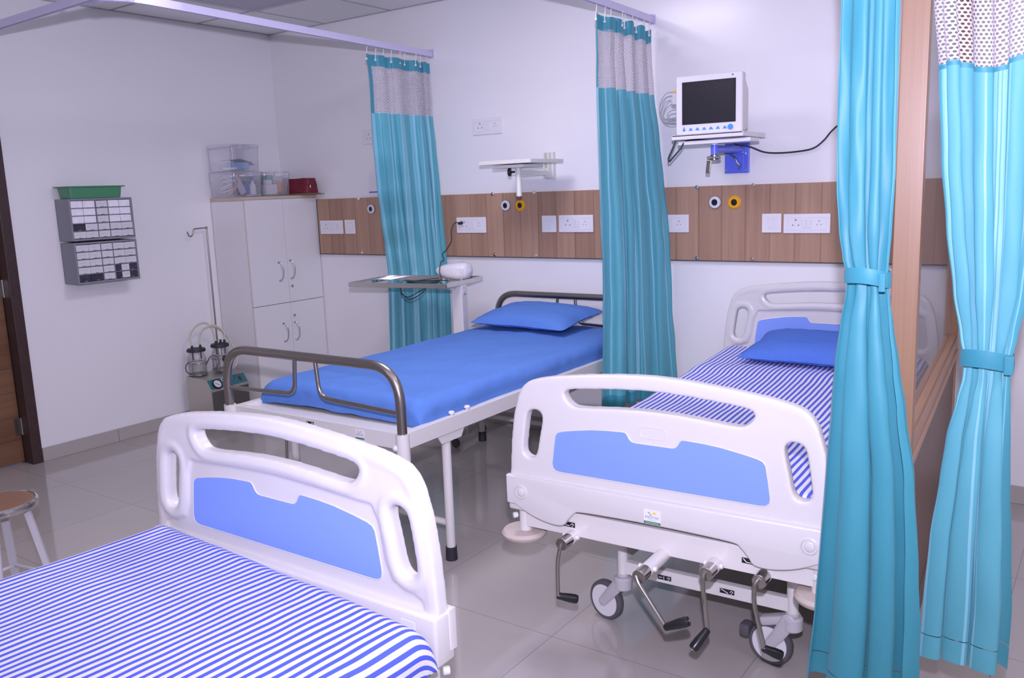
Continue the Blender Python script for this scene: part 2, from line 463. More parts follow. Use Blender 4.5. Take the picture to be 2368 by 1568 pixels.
# skirting tiles
def skirt(name, x0, x1, y0, y1, cuts, axis):
    m = MB(); pts = [(x0 if axis == 'x' else y0)]+cuts+[(x1 if axis == 'x' else y1)]
    for a, b in zip(pts, pts[1:]):
        if axis == 'x': m.bx(a+.0012, b-.0012, y0, y1, 0, .082, .002, 1)
        else: m.bx(x0, x1, a+.0012, b-.0012, 0, .082, .002, 1)
    return struct(m.obj(name, 'skirting_tile', smooth=False))
skirt('baseboard_left', 0, .009, -1.925, -.0, [-1.455, -.84, -.225], 'y')
skirt('baseboard_back', .01, RX, -.009, 0, [.53+.615*k for k in range(11)], 'x')
# door in the left wall
d = sstruct('door_1', (-.1, -2.45, 0))
MB().bx(-.022, .018, -.49, .462, .012, 2.07, .002).obj('door_leaf', 'door_wood', d)
for z in (.22, 1.02, 1.85):
    m = MB(); m.cyl((.03, .466, z-.05), (.03, .466, z+.05), .007, 12); m.bx(.017, .021, .43, .466, z-.05, z+.05)
    m.obj('hinge', 'steel', d)
m = MB(); m.cyl((.018, -.42, 1.0), (.06, -.42, 1.0), .01); m.cyl((.06, -.43, 1.0), (.06, -.30, 1.0), .009); m.cyl((.018, -.42, 1.0), (.024, -.42, 1.0), .026)
m.obj('door_handle', 'steel', d)
m = MB()
m.bx(-.13, .012, -1.985, -1.928, 0, 2.12, .002); m.bx(-.13, .012, -2.98, -2.94, 0, 2.12, .002); m.bx(-.13, .012, -2.94, -1.985, 2.075, 2.12, .002)
struct(m.obj('trim_1', 'frame_dark', smooth=False))

# recessed ceiling panels; the lit ones are added out of view for ambient fill
def ceiling_or_fill_light(x, y, lit, label, power=0):
    t = thing('ceiling_or_fill_light', label, 'ceiling light', (x, y, H-.004), 0)
    m = MB()
    for sx in (-1, 1): m.bx(sx*.285-.012, sx*.285+.012, -.297, .297, -.008, .004); m.bx(-.273, .273, sx*.285-.012, sx*.285+.012, -.008, .004)
    m.obj('frame', 'grey_plastic', t, smooth=False)
    MB().bx(-.273, .273, -.273, .273, -.004, .002).obj('diffuser', 'fill_diffuser' if lit else 'lamp_off', t, smooth=False)
    if lit:
        light('fill_lamp', 'AREA', (x, y, H-.02), power, AMB, aim=(x, y, 0), shape='SQUARE', size=.54)
plain('lamp_off', (.40, .39, .47), rough=.3)
ceiling_or_fill_light(.875, -.9, False, 'unlit square panel light in the ceiling near the storage cabinet')
FILL_PANELS = [(2.675, -1.5, 17, 'added fill light panel out of view above the steel cot'),
       (4.475, -1.5, 2, 'added fill light panel out of view above the striped bed at the back wall'), (2.675, -5.1, 7, 'added fill light panel out of view above the head of the near striped bed'),
       (5.075, -5.1, 8, 'added fill light panel behind the viewpoint'), (6.275, -2.7, 15, 'added fill light panel out of view near the right wall')]
for x, y, pw, lb in FILL_PANELS: ceiling_or_fill_light(x, y, True, lb, pw)

# ================================================================== WOOD SERVICE PANEL ON THE BACK WALL
ZB, ZT = 1.066, 1.449
t = thing('bed_head_panel', 'long wood-grain service panel running along the back wall behind the beds', 'wall panel', (0, 0, 0))
MB().bx(.385, 6.9, -.018, -.0005, ZB, ZT, .001, 1).obj('board', 'panel_wood', t, smooth=False)
m = MB(); m.bx(.375, 6.91, -.019, -.0004, ZB-.005, ZB); m.bx(.380, .385, -.02, -.0004, ZB-.004, ZT+.001); m.obj('edge_trim', 'dark_grey_metal', t, smooth=False)
for bxp in (.803, 1.93, 2.232, 3.245, 3.543, 4.9, 5.2):
    for bz, dz in ((ZT-.004, 1), (ZB+.012, -1)):
        m = MB(); m.cyl((bxp, -.018, bz), (bxp, -.024, bz), .010, 14); m.cyl((bxp, -.024, bz), (bxp, -.028, bz), .006, 10)
        m.obj('bolt', 'chrome', t)

def socket_plate(x0, x1, z0, z1, kind, label, group=None):
    wd, ht = x1-x0, z1-z0
    yb = -.018 if z1 < 1.5 else 0.
    t = thing('socket_plate' if kind == 'socket' else 'switch_plate', label, 'socket' if kind == 'socket' else 'switch', ((x0+x1)/2, yb-.0003, (z0+z1)/2), 0, group)
    MB().bx(-wd/2, wd/2, -.009, 0, -ht/2, ht/2, .003).obj('face_plate', 'switch_white', t)
    a, b = wd/2-.02, ht/2-.017
    fr = MB()
    for q in (-1, 1): fr.bx(-a, a, -.0105, -.0085, q*b-.0012, q*b+.0012); fr.bx(q*a-.0012, q*a+.0012, -.0105, -.0085, -b, b)
    fr.obj('inner_frame', 'light_plastic', t, smooth=False)
    if kind == 'socket':
        for cx, sc in ((-.052, 1.25), (.060, .85)):
            h = MB()
            h.cyl((cx, -.0085, .014*sc), (cx, -.0098, .014*sc), .0042*sc, 12)
            for q in (-1, 1): h.cyl((cx+q*.011*sc, -.0085, -.006*sc), (cx+q*.011*sc, -.0098, -.006*sc), .0034*sc, 12)
            h.obj('socket_holes', 'socket_grey', t)
        for cx in (-.012, .014):
            MB().box((cx, -.011, 0), (.022, .006, .044), .002, Matrix.Rotation(.10, 3, 'X')).obj('rocker', 'switch_white', t)
    else:
        MB().box((0, -.011, 0), (.034, .006, .05), .002, Matrix.Rotation(.10, 3, 'X')).obj('rocker', 'switch_white', t)
    return t
G = 'socket plates on the wood panel'
socket_plate(.409, .634, 1.205, 1.300, 'socket', 'white socket plate on the wood panel beside the tall cabinet', G)
socket_plate(.655, .752, 1.206, 1.303, 'switch', 'small white plate right beside the socket plate next to the cabinet', G)
socket_plate(1.646, 1.874, 1.211, 1.308, 'socket', 'white socket plate with the black plug in it, right of the far curtain', G)
socket_plate(2.284, 2.382, 1.214, 1.311, 'switch', 'small square switch plate above the head of the steel cot', G)
socket_plate(2.400, 2.627, 1.214, 1.312, 'socket', 'white socket plate just left of the middle curtain', G)
socket_plate(2.972, 3.202, 1.212, 1.306, 'socket', 'white socket plate half hidden behind the right edge of the middle curtain', G)
socket_plate(3.592, 3.689, 1.210, 1.304, 'switch', 'small square switch plate right of the yellow outlet under the monitor', G)
socket_plate(3.700, 3.924, 1.207, 1.301, 'socket', 'white socket plate at the right end, just left of the plain tied curtain', G)
socket_plate(1.788, 2.010, 1.800, 1.896, 'socket', 'white socket plate high on the bare white wall above the empty bracket')
socket_plate(.86, 1.085, 1.80, 1.89, 'socket', 'white plate on the upper wall partly covered by the far curtain')

def gas_outlet(x, z, mat, label, grp):
    t = thing('gas_outlet', label, 'gas outlet', (x, -.0183, z), 0, grp)
    R = Matrix.Rotation(PI/2, 4, 'X')
    MB().lathe([(.031, 0), (.032, .004), (.028, .011), (.017, .012), (.016, .006)], 32, R).obj('ring', mat, t)
    MB().lathe([(.033, 0), (.034, .003), (.0315, .0045)], 32, R, cap=True).obj('back_rim', 'dark_grey_metal' if mat != 'yellow_plastic' else 'yellow_plastic', t)
    MB().lathe([(.016, .0065), (.0158, .0085), (.007, .009), (.0065, .004)], 24, R).obj('port', 'black_plastic', t)
GG = 'round gas outlets on the wood panel'
gas_outlet(.912, 1.372, 'gas_white', 'white ringed gas outlet half behind the far curtain near the cabinet', GG)
gas_outlet(2.025, 1.374, 'gas_white', 'white ringed gas outlet beneath the empty wall bracket', GG)
gas_outlet(2.132, 1.373, 'yellow_plastic', 'yellow ringed gas outlet beneath the empty wall bracket', GG)
gas_outlet(3.344, 1.365, 'gas_white', 'white ringed gas outlet beneath the patient monitor', GG)
gas_outlet(3.448, 1.363, 'yellow_plastic', 'yellow ringed gas outlet beneath the patient monitor', GG)

# sheet of paper pinned behind the far curtain
m = thing('notice_sheet', 'white notice sheet with a blue line on the wall, left edge of the far curtain', 'notice', (.985, -.004, 1.53))
MB().add([(-.105, 0, -.075), (.11, 0, -.075), (.11, 0, .075), (-.085, 0, .075), (-.105, -.003, -.075), (.11, -.003, -.075), (.11, -.003, .075), (-.085, -.003, .075)],
         [(0, 1, 2, 3), (4, 7, 6, 5), (0, 4, 5, 1), (1, 5, 6, 2), (2, 6, 7, 3), (3, 7, 4, 0)]).obj('sheet', 'paper', m, smooth=False)
MB().bx(-.095, .1, -.0038, -.0028, -.05, -.042).obj('blue_line', 'paper_blue', m, smooth=False)

# ================================================================== CURTAIN TRACKS
def track_mesh(path):
    m = MB(); P = [Vector(p) for p in path]; n = len(P); prof = [(-.012, 0), (-.012, .034), (.012, .034), (.012, 0), (.006, 0), (.006, .006), (-.006, .006), (-.006, 0)]
    vs = []; k = len(prof)
    for i in range(n):
        t = (P[min(i+1, n-1)]-P[max(i-1, 0)]).normalized(); s = Vector((t.y, -t.x, 0)).normalized()
        for a, b in prof: vs.append(P[i]+s*a+Vector((0, 0, b)))
    fs = [(i*k+j, i*k+(j+1) % k, (i+1)*k+(j+1) % k, (i+1)*k+j) for i in range(n-1) for j in range(k)]
    fs += [tuple(range(k)), tuple((n-1)*k+j for j in range(k))]
    return m.add(vs, fs)
ZR = 2.293
def hanger(x, y, par):
    m = MB(); m.cyl((x, y, ZR+.03), (x, y, H-.004), .009, 12); m.cyl((x, y, H-.012), (x, y, H-.004), .025, 16); m.obj('hanger', 'rail_white', par)
def bracket(x, par):
    m = MB(); m.bx(x-.019, x+.019, -.006, -.0005, ZR-.006, ZR+.045, .002); m.bx(x-.014, x+.014, -.05, -.005, ZR+.0345, ZR+.038); m.obj('wall_bracket', 'rail_white', par)
FRONT = lambda x: -2.19-.024*(x-.7)
t = thing('curtain_track', 'long front curtain track crossing the bay openings, hung from the ceiling', 'curtain track')
track_mesh([(-.0+.02, FRONT(0), ZR), (1.46, FRONT(1.46), ZR), (3, FRONT(3), ZR), (6.6, FRONT(6.6), ZR)]).obj('rail', 'rail_white', t, smooth=False)
for hx in (1.294, 3.4, 5.4): hanger(hx, FRONT(hx), t)
t = thing('curtain_track', 'curved white curtain track ending on the wall above the far curtain', 'curtain track', (0, 0, 0))
pth = fillet([(1.30, -2.176, ZR), (1.622, -2.180, ZR), (1.608, -1.85, ZR)], .30, 12)+[Vector((1.575, -1.4, ZR)), Vector((1.54, -.8, ZR)), Vector((1.51, -.4, ZR)), Vector((1.49, -.01, ZR))]
track_mesh(pth[1:]).obj('rail', 'rail_white', t, smooth=False); bracket(1.49, t)
t = thing('curtain_track', 'white curtain track ending on the wall above the middle curtain', 'curtain track', (0, 0, 0))
track_mesh([(3.08, -2.22, ZR), (3.045, -1.4, ZR), (3.02, -.75, ZR), (2.99, -.01, ZR)]).obj('rail', 'rail_white', t, smooth=False); bracket(2.99, t)

# ================================================================== CURTAINS
def row_at(rows, z):
    if z >= rows[0][0]: return rows[0][1:]
    for a, b in zip(rows, rows[1:]):
        if a[0] >= z >= b[0]:
            t = (a[0]-z)/(a[0]-b[0]); t = t*t*(3-2*t)*.5+t*.5
            return [(Vector(p).lerp(Vector(q), t) if hasattr(p, '__len__') else lerp(p, q, t)) for p, q in zip(a[1:], b[1:])]
    return rows[-1][1:]
def curtain_surface(rows, n, seed, width):
    """rows (z, left xy, right xy, pleat amplitude)"""
    def f(u, z):
        L, R, amp = row_at(rows, z)[:3]
        L = Vector(L); R = Vector(R); d = (R-L); ln = d.length; d = d/ln; nr = Vector((d.y, -d.x))
        ph = 2*PI*n*(u+.055*math.sin(5.1*u+seed)+.03*math.sin(11.3*u+2.2*seed))+seed
        drift = .5*N(u*3+seed, z*1.3)
        k = .72+.55*N(u*4.3+seed*1.7, 3.1, z*.7)
        env = min(1, u/.06+.15, (1-u)/.06+.15)
        o = amp*k*math.sin(ph+drift)*env
        sh = -.42*amp*math.sin(2*(ph+drift))*env*min(1, .045/max(ln/n, .001)*.6+.5)
        sh = max(-.035, min(.035, sh))
        w2 = .004*N(u*9+seed, z*7)
        p = L+d*(u*ln+sh)+nr*(o+w2)
        return (p.x, p.y, z)
    return f
def curtain_part(par, name, mat, f, u0, u1, z0, z1, width, nu, nv, zoff=None):
    def fn(u, v):
        uu = lerp(u0, u1, u); z = lerp(z0, z1, v)
        if zoff: z = lerp(z0+zoff(uu, 0), z1+zoff(uu, 1), v)
        return f(uu, z)
    return MB().grid(nu, nv, fn, lambda u, v: (lerp(u0, u1, u)*width, lerp(z0, z1, v)+3)).obj(name, mat, par, ang=180, recalc=False)
def hooks(par, f, n, ztop):
    for i in range(n):
        u = .03+.94*i/(n-1); x, y, z = f(u, ztop-.025)
        m = MB(); m.tube([(x, y-.006, ztop-.03), (x, y-.010, ztop-.012), (x, y-.004, ztop+.01), (x, y, ZR-.0005)], .0026, 6)
        m.sph((x, y-.010, ztop-.028), .007)
        m.obj('hook', 'light_plastic', par)

# far curtain (hangs along x ~ 1.5)
r1 = [(2.255, (1.515, -0.605), (1.500, -0.035), 0.022), (2.100, (1.510, -0.587), (1.500, -0.032), 0.024), (1.930, (1.500, -0.580), (1.500, -0.028), 0.026), (1.700, (1.473, -0.545), (1.515, -0.028), 0.028), (1.500, (1.418, -0.480), (1.530, -0.028), 0.028), (1.300, (1.321, -0.361), (1.540, -0.028), 0.024), (1.120, (1.239, -0.254), (1.550, -0.028), 0.018), (0.970, (1.211, -0.211), (1.560, -0.030), 0.012), (0.850, (1.211, -0.218), (1.570, -0.030), 0.020), (0.600, (1.225, -0.246), (1.565, -0.030), 0.026), (0.360, (1.239, -0.274), (1.565, -0.034), 0.030)]
t = thing('bay_curtain', 'teal satin curtain with white net top hanging beside the tall cabinet, behind the tray table', 'curtain', group='teal bay curtains')
f1 = curtain_surface(r1, 4.6, 1.3, 1.7); W1 = .80
curtain_part(t, 'header_tape', 'curtain_band', f1, 0, 1, 2.252, 2.19, W1, 170, 4)
curtain_part(t, 'edge_band', 'curtain_band', f1, 0, .085, 2.19, 1.93, W1, 20, 12)
curtain_part(t, 'net', 'curtain_net', f1, .085, 1, 2.19, 1.93, W1, 170, 14)
curtain_part(t, 'drape', 'curtain_teal', f1, 0, 1, 1.935, .43, W1, 190, 70)
curtain_part(t, 'hem', 'curtain_band', f1, 0, 1, .43, .375, W1, 190, 3)
hooks(t, f1, 9, 2.252)
# middle curtain (x ~ 3.02)
r2 = [(2.255, (3.03, -.654), (3.0, -.04), .026), (2.1, (3.025, -.649), (3.0, -.034), .028), (1.93, (3.02, -.64), (3.01, -.03), .03), (1.7, (3.02, -.638), (3.04, -.03), .034),
      (1.5, (3.02, -.636), (3.06, -.03), .034), (1.3, (3.02, -.633), (3.085, -.03), .034), (1.1, (3.02, -.631), (3.10, -.03), .034), (.95, (3.02, -.631), (3.105, -.03), .034),
      (.8, (3.02, -.635), (3.11, -.03), .036), (.6, (3.02, -.652), (3.125, -.03), .038), (.36, (3.02, -.668), (3.14, -.03), .04)]
t = thing('bay_curtain', 'teal curtain with white net top between the steel cot and the far striped bed', 'curtain', group='teal bay curtains')
f2 = curtain_surface(r2, 4.3, 4.1, 1.7)
curtain_part(t, 'header_tape', 'curtain_band', f2, 0, 1, 2.252, 2.185, W1, 170, 4, lambda u, v: .007*math.sin(26*u))
curtain_part(t, 'edge_band', 'curtain_band', f2, 0, .085, 2.19, 1.925, W1, 20, 12)
curtain_part(t, 'net', 'curtain_net', f2, .085, 1, 2.19, 1.925, W1, 170, 14)
curtain_part(t, 'drape', 'curtain_teal', f2, 0, 1, 1.93, .43, W1, 190, 70)
curtain_part(t, 'hem', 'curtain_band', f2, 0, 1, .43, .372, W1, 190, 3)
hooks(t, f2, 9, 2.252)

def tie_band(par, zc, cx, cy, rx, ry, hgt, tilt=0., name='tie_back'):
    n = 40
    def fn(u, v):
        a = 2*PI*u+2.2
        zz = zc+hgt*(v-.5)+tilt*math.cos(a)+.008*math.sin(a)**2
        b = 1+.03*math.sin(PI*v)
        return (cx+rx*b*math.cos(a), cy+ry*b*math.sin(a), zz)
    m = MB().grid(n, 4, fn, lambda u, v: (.3+.0*u, v*.05))
    return m.obj(name, 'curtain_band', par, ang=180, recalc=False)
def seam(par, f, z, name='seam'): pass

# plain tied curtain in front of the partition post
YA = -2.30
s3 = [(2.26, 4.50, 4.66, .010), (1.85, 4.539, 4.657, .010), (1.6, 4.538, 4.66, .011), (1.45, 4.540, 4.662, .014), (1.35, 4.548, 4.660, .02), (1.29, 4.558, 4.656, .014), (1.25, 4.570, 4.653, .008),
      (1.21, 4.567, 4.660, .012), (1.15, 4.558, 4.668, .022), (1.05, 4.550, 4.683, .032), (.95, 4.545, 4.70, .040), (.8, 4.537, 4.726, .048), (.6, 4.526, 4.744, .056), (.45, 4.517, 4.753, .06), (.24, 4.500, 4.758, .064)]
r3 = [(z, (a, YA-.0), (b, YA-.0), am) for z, a, b, am in s3]
t = thing('tied_curtain', 'plain teal curtain tied at waist height in front of the pale wooden partition post', 'curtain', group='tied curtains at the right')
f3 = curtain_surface(r3, 2.7, 2.6, .9)
zo = lambda u, v: .0
curtain_part(t, 'drape', 'curtain_plain', f3, 0, 1, 2.26, .31, .9, 150, 110)
curtain_part(t, 'hem', 'curtain_plain', f3, 0, 1, .308, .25, .9, 150, 4)
tie_band(t, 1.248, 4.612, YA, .048, .036, .034, -.004)
m = MB(); m.bx(4.643, 4.656, YA-.037, YA-.030, 1.222, 1.262, .002); m.obj('tie_end', 'curtain_band', t)
for i in range(6):
    x, y, z = f3(.05+.18*i, 2.24); MB().tube([(x, y-.006, 2.225), (x, y-.010, 2.245), (x, y, ZR-.0005)], .003, 6).obj('hook', 'light_plastic', t)
# net topped tied curtain at the right edge
YB2 = -2.10
s4 = [(2.26, 4.655, 4.93, .018), (1.85, 4.687, 4.915, .017), (1.69, 4.704, 4.915, .018), (1.5, 4.717, 4.916, .02), (1.35, 4.734, 4.914, .022), (1.2, 4.755, 4.905, .024), (1.1, 4.773, 4.889, .014), (1.04, 4.784, 4.878, .007),
      (1.0, 4.783, 4.880, .010), (.95, 4.774, 4.883, .018), (.85, 4.757, 4.889, .03), (.75, 4.748, 4.894, .036), (.6, 4.733, 4.905, .042), (.45, 4.726, 4.914, .046), (.26, 4.722, 4.912, .05)]
r4 = [(z, (a, YB2), (b, YB2), am) for z, a, b, am in s4]
t = thing('tied_curtain', 'teal striped curtain with white net top, tied low at the right edge of the view', 'curtain', group='tied curtains at the right')
f4 = curtain_surface(r4, 3.1, 5.3, 1.3)
curtain_part(t, 'header_tape', 'curtain_band', f4, 0, 1, 2.26, 2.20, 1.0, 150, 4)
curtain_part(t, 'net', 'curtain_net', f4, 0, 1, 2.20, 1.70, .62, 150, 40, lambda u, v: v*.012*math.sin(9*u+.4))
curtain_part(t, 'seam_band', 'curtain_band', f4, 0, 1, 1.702, 1.690, .62, 150, 2, lambda u, v: .012*math.sin(9*u+.4))
curtain_part(t, 'drape', 'curtain_teal', f4, 0, 1, 1.690, .36, .62, 170, 100, lambda u, v: (1-v)*.012*math.sin(9*u+.4))
curtain_part(t, 'hem', 'curtain_teal', f4, 0, 1, .358, .30, .62, 150, 4)
tie_band(t, 1.045, 4.831, YB2, .054, .034, .040, -.004)
m = MB(); m.bx(4.868, 4.887, YB2-.030, YB2-.022, 1.020, 1.062, .002); m.obj('tie_end', 'curtain_band', t)
for i in range(6):
    x, y, z = f4(.05+.18*i, 2.24); MB().tube([(x, y-.006, 2.225), (x, y-.010, 2.245), (x, y, ZR-.0005)], .003, 6).obj('hook', 'light_plastic', t)

# ================================================================== WOODEN PARTITION
PA = Vector((4.638, -1.85)); PB = Vector((4.50, -.02))       # right face of the partition, near end to wall end
ang = math.atan2((PB-PA).y, (PB-PA).x); PL = (PB-PA).length
t = thing('partition', 'wooden bay partition with a pale front post, glass pane and dark lower panel', 'partition', (PA.x, PA.y, 0), ang-PI/2)
# local: y runs to the wall, x<0 is the left side; thickness .065
MB().bx(-.066, 0, 0, .05, 0, 2.28, .003).obj('front_post', 'post_wood', t)
MB().bx(-.060, -.006, PL-.06, PL, 0, 2.28, .003).obj('wall_post', 'rail_wood', t)
MB().bx(-.060, -.006, .05, PL-.06, 2.20, 2.28, .003).obj('top_rail', 'rail_wood', t)
m = MB(); m.bx(-.060, -.004, .05, PL-.06, .70, .745, .004); m.bx(-.052, -.012, .05, PL-.06, .745, .765, .003); m.bx(-.063, .002, .05, PL-.06, .672, .70, .004)
m.obj('sill_rail', 'rail_wood', t)
MB().bx(-.052, -.012, .05, PL-.06, .08, .672, .002).obj('lower_panel', 'lower_wood', t)
MB().bx(-.060, -.006, .05, PL-.06, 0, .08, .002).obj('bottom_rail', 'lower_wood', t)
MB().bx(-.036, -.030, .05, PL-.06, .765, 2.20).obj('glass_pane', 'pane_glass', t, smooth=False)

# ================================================================== ABS HOSPITAL BEDS
HALF = [(.497, .565), (.492, .63), (.487, .69), (.475, .77), (.456, .835), (.440, .862), (.418, .880), (.385, .891), (.33, .902), (.22, .916), (.1, .927), (0, .931)]
def sym(half): return [(x, z) for x, z in half]+[(-x, z) for x, z in reversed(half[:-1])]
def board_mesh():
    outer = sym(HALF)
    top = smooth_path([(.285, 0, .838), (.290, 0, .856), (.270, 0, .868), (.2, 0, .876), (.1, 0, .884), (0, 0, .8875), (-.1, 0, .884), (-.2, 0, .876), (-.270, 0, .868), (-.290, 0, .856), (-.285, 0, .838),
                       (-.268, 0, .822), (-.235, 0, .816), (-.1, 0, .826), (0, 0, .829), (.1, 0, .826), (.235, 0, .816), (.268, 0, .822)], 5, True)
    def side(s):
        return smooth_path([(s*.372, 0, .757), (s*.374, 0, .781), (s*.392, 0, .792), (s*.415, 0, .787), (s*.428, 0, .768), (s*.441, 0, .69), (s*.444, 0, .655), (s*.432, 0, .637), (s*.410, 0, .636), (s*.394, 0, .655), (s*.382, 0, .71)], 5, True)
    sl = [top, side(1), side(-1)]
    m = MB()
    me = curve_fill(outer, [[(p.x, p.z) for p in h] for h in sl], .0150, 0)
    mesh_into(m, me, Matrix.Translation((0, -.0045, 0)))
    cen = [(-.462, .563), (-.455, .592), (-.42, .606), (-.372, .618), (-.354, .66), (-.340, .745), (-.322, .782), (-.262, .784), (-.1, .793), (0, .796), (.1, .793), (.262, .784), (.322, .782), (.340, .745), (.354, .66), (.372, .618), (.42, .606), (.455, .592), (.462, .563)]
    big = [(x, z) if z > .57 else (x, z-.004) for x, z in outer]
    me = curve_fill(big, [[(p.x, p.z) for p in h] for h in sl]+[cen], .0175, 0)
    mesh_into(m, me, Matrix.Translation((0, .0005, 0)))
    # rolled outer rim and rolled slot edges
    ring = []
    for i, (x, z) in enumerate(outer):
        a = Vector(outer[max(i-1, 0)]); b = Vector(outer[min(i+1, len(outer)-1)]); tn = (b-a).normalized(); nn = Vector((-tn.y, tn.x))
        ring.append((x+nn.x*.020, 0, z+nn.y*.020))
    m.tube(smooth_path(ring, 4), .0205, 14)
    def slot_ring(h, off, r):
        pts = []
        n = len(h); cx = sum(p.x for p in h)/n; cz = sum(p.z for p in h)/n
        for i, p in enumerate(h):
            tn = (h[(i+1) % n]-h[i-1]).normalized(); nn = Vector((tn.z, 0, -tn.x))
            if nn.dot(Vector((p.x-cx, 0, p.z-cz))) < 0: nn = -nn
            pts.append(p+nn*off+Vector((0, .0035, 0)))
        m.tube(pts, r, 12, closed=True)
    slot_ring(sl[0], .0175, .0185); slot_ring(sl[1], .0175, .0195); slot_ring(sl[2], .0175, .0195)
    o = m.obj('tmp', 'white_plastic', smooth=False)
    rm = o.modifiers.new('r', 'REMESH'); rm.mode = 'VOXEL'; rm.voxel_size = .0042
    sm = o.modifiers.new('s', 'SMOOTH'); sm.iterations = 9; sm.factor = .5
    dg = bpy.context.evaluated_depsgraph_get(); dg.update()
    me = bpy.data.meshes.new_from_object(o.evaluated_get(dg)); bpy.data.objects.remove(o)
    return me
BOARD = board_mesh()
SKIRT_HALF = [(.503, .571), (.503, .480), (.472, .477), (.445, .464), (.41, .449), (.37, .438), (.33, .433), (.298, .437), (.283, .455), (.262, .478), (.235, .490), (.1, .4945), (0, .4955)]
def skirt_poly():
    p = smooth_path([(x, 0, z) for x, z in SKIRT_HALF[2:]], 4)
    right = [(.503, .571), (.503, .4795), (.49, .477)]+[(v.x, v.z) for v in p]
    return right+[(-x, z) for x, z in reversed(right[:-1])]
PANEL = [(.0565, .7315), (.066, .733), (.074, .740), (.081, .753), (.088, .7585), (.10, .759), (.15, .757), (.2, .7525), (.26, .743), (.30, .735), (.316, .729), (.3235, .718),
         (.330, .68), (.337, .63), (.335, .615), (.325, .606), (.31, .604)]
PANEL_POLY = [(-x, z) for x, z in reversed(PANEL)]+PANEL
def sub(parent, name, mat, m, **k): return m.obj(name, mat, parent, **k)

def make_board(par, y0, dz, outward, name):
    """board whose outer face looks along local -y (outward=-1) or +y"""
    b = bpy.data.objects.new(name, None)
    m = MB(); s = outward
    mesh_into(m, BOARD.copy(), Matrix.Translation((0, y0+.022, dz)) @ Matrix.Diagonal((1, -s, 1, 1)))
    sk = skirt_poly()
    ys = sorted((y0+.022+s*.036, y0+.022+s*.008))
    bm = bmesh.new()
    vs = [bm.verts.new((x, ys[0], z+dz)) for x, z in sk]; bm.faces.new(vs)
    r = bmesh.ops.extrude_face_region(bm, geom=bm.faces[:]); bmesh.ops.translate(bm, verts=[v for v in r['geom'] if isinstance(v, bmesh.types.BMVert)], vec=(0, ys[1]-ys[0], 0))
    es = [e for e in bm.edges if e.calc_face_angle(0) > .9 and abs(e.verts[0].co.y-e.verts[1].co.y) < 1e-5]
    bmesh.ops.bevel(bm, geom=es, offset=.006, segments=3, affect='EDGES', profile=.5)
    m.frombm(bm)
    yi = y0+.022-s*.034
    a, c = sorted((y0+.022+s*.028, yi))
    inner = [(-.501, .5695), (.501, .5695), (.501, .455), (.42, .455), (.42, .491), (-.42, .491), (-.42, .455), (-.501, .455)]
    bm = bmesh.new(); vs = [bm.verts.new((x, a, z+dz)) for x, z in inner]; bm.faces.new(vs)
    r = bmesh.ops.extrude_face_region(bm, geom=bm.faces[:]); bmesh.ops.translate(bm, verts=[v for v in r['geom'] if isinstance(v, bmesh.types.BMVert)], vec=(0, c-a, 0))
    bmesh.ops.recalc_face_normals(bm, faces=bm.faces)
    bmesh.ops.bevel(bm, geom=list(bm.edges), offset=.008, segments=3, affect='EDGES', profile=.5); m.frombm(bm)
    me_o = m.obj(name, 'white_plastic', par, ang=50)
    # inset blue panels, one on each face
    for side in (-1, 1):
        yy = y0+.022+side*(.0198 if side == s else .0108)
        p = MB().prism([(x, z+dz) for x, z in PANEL_POLY], yy-.0012, yy+.0012).obj('blue_panel', 'blue_plastic', me_o, smooth=False)
        k = MB().tube([(x, yy+side*.0004, z+dz) for x, z in PANEL_POLY], .0016, 6, closed=True).obj('panel_bead', 'white_plastic', me_o)
    yo = y0+.022+s*.036
    R = Matrix.Rotation(PI/2 if s < 0 else -PI/2, 4, 'X')
    for q in (-1, 1):
        T = Matrix.Translation((q*.446, yo-s*.001, .523+dz)) @ R
        MB().lathe([(.0225, -.001), (.0235, .0030), (.0205, .0045), (.0185, .0006), (.0145, .0004), (.0135, .006), (.011, .0078), (.0, .008)], 30, T).obj('button_cap', 'white_plastic', me_o)
    for q in (-1, 1):
        MB().bx(q*.425-.020, q*.425+.020, yi-.0012, yi+.0012, .492+dz, .548+dz, .001).obj('end_recess', 'light_plastic', me_o)
    # shallow oval grip mark
    mm = MB(); pts = []
    for k in range(40):
        a = 2*PI*k/40; e = .5
        pts.append((.040*math.copysign(abs(math.cos(a))**e, math.cos(a)), y0+.022+s*.0196, .767+.0165*math.copysign(abs(math.sin(a))**e, math.sin(a))+dz))
    mm.tube(pts, .0012, 6, closed=True).obj('grip_outline', 'white_plastic', me_o)
    return me_o

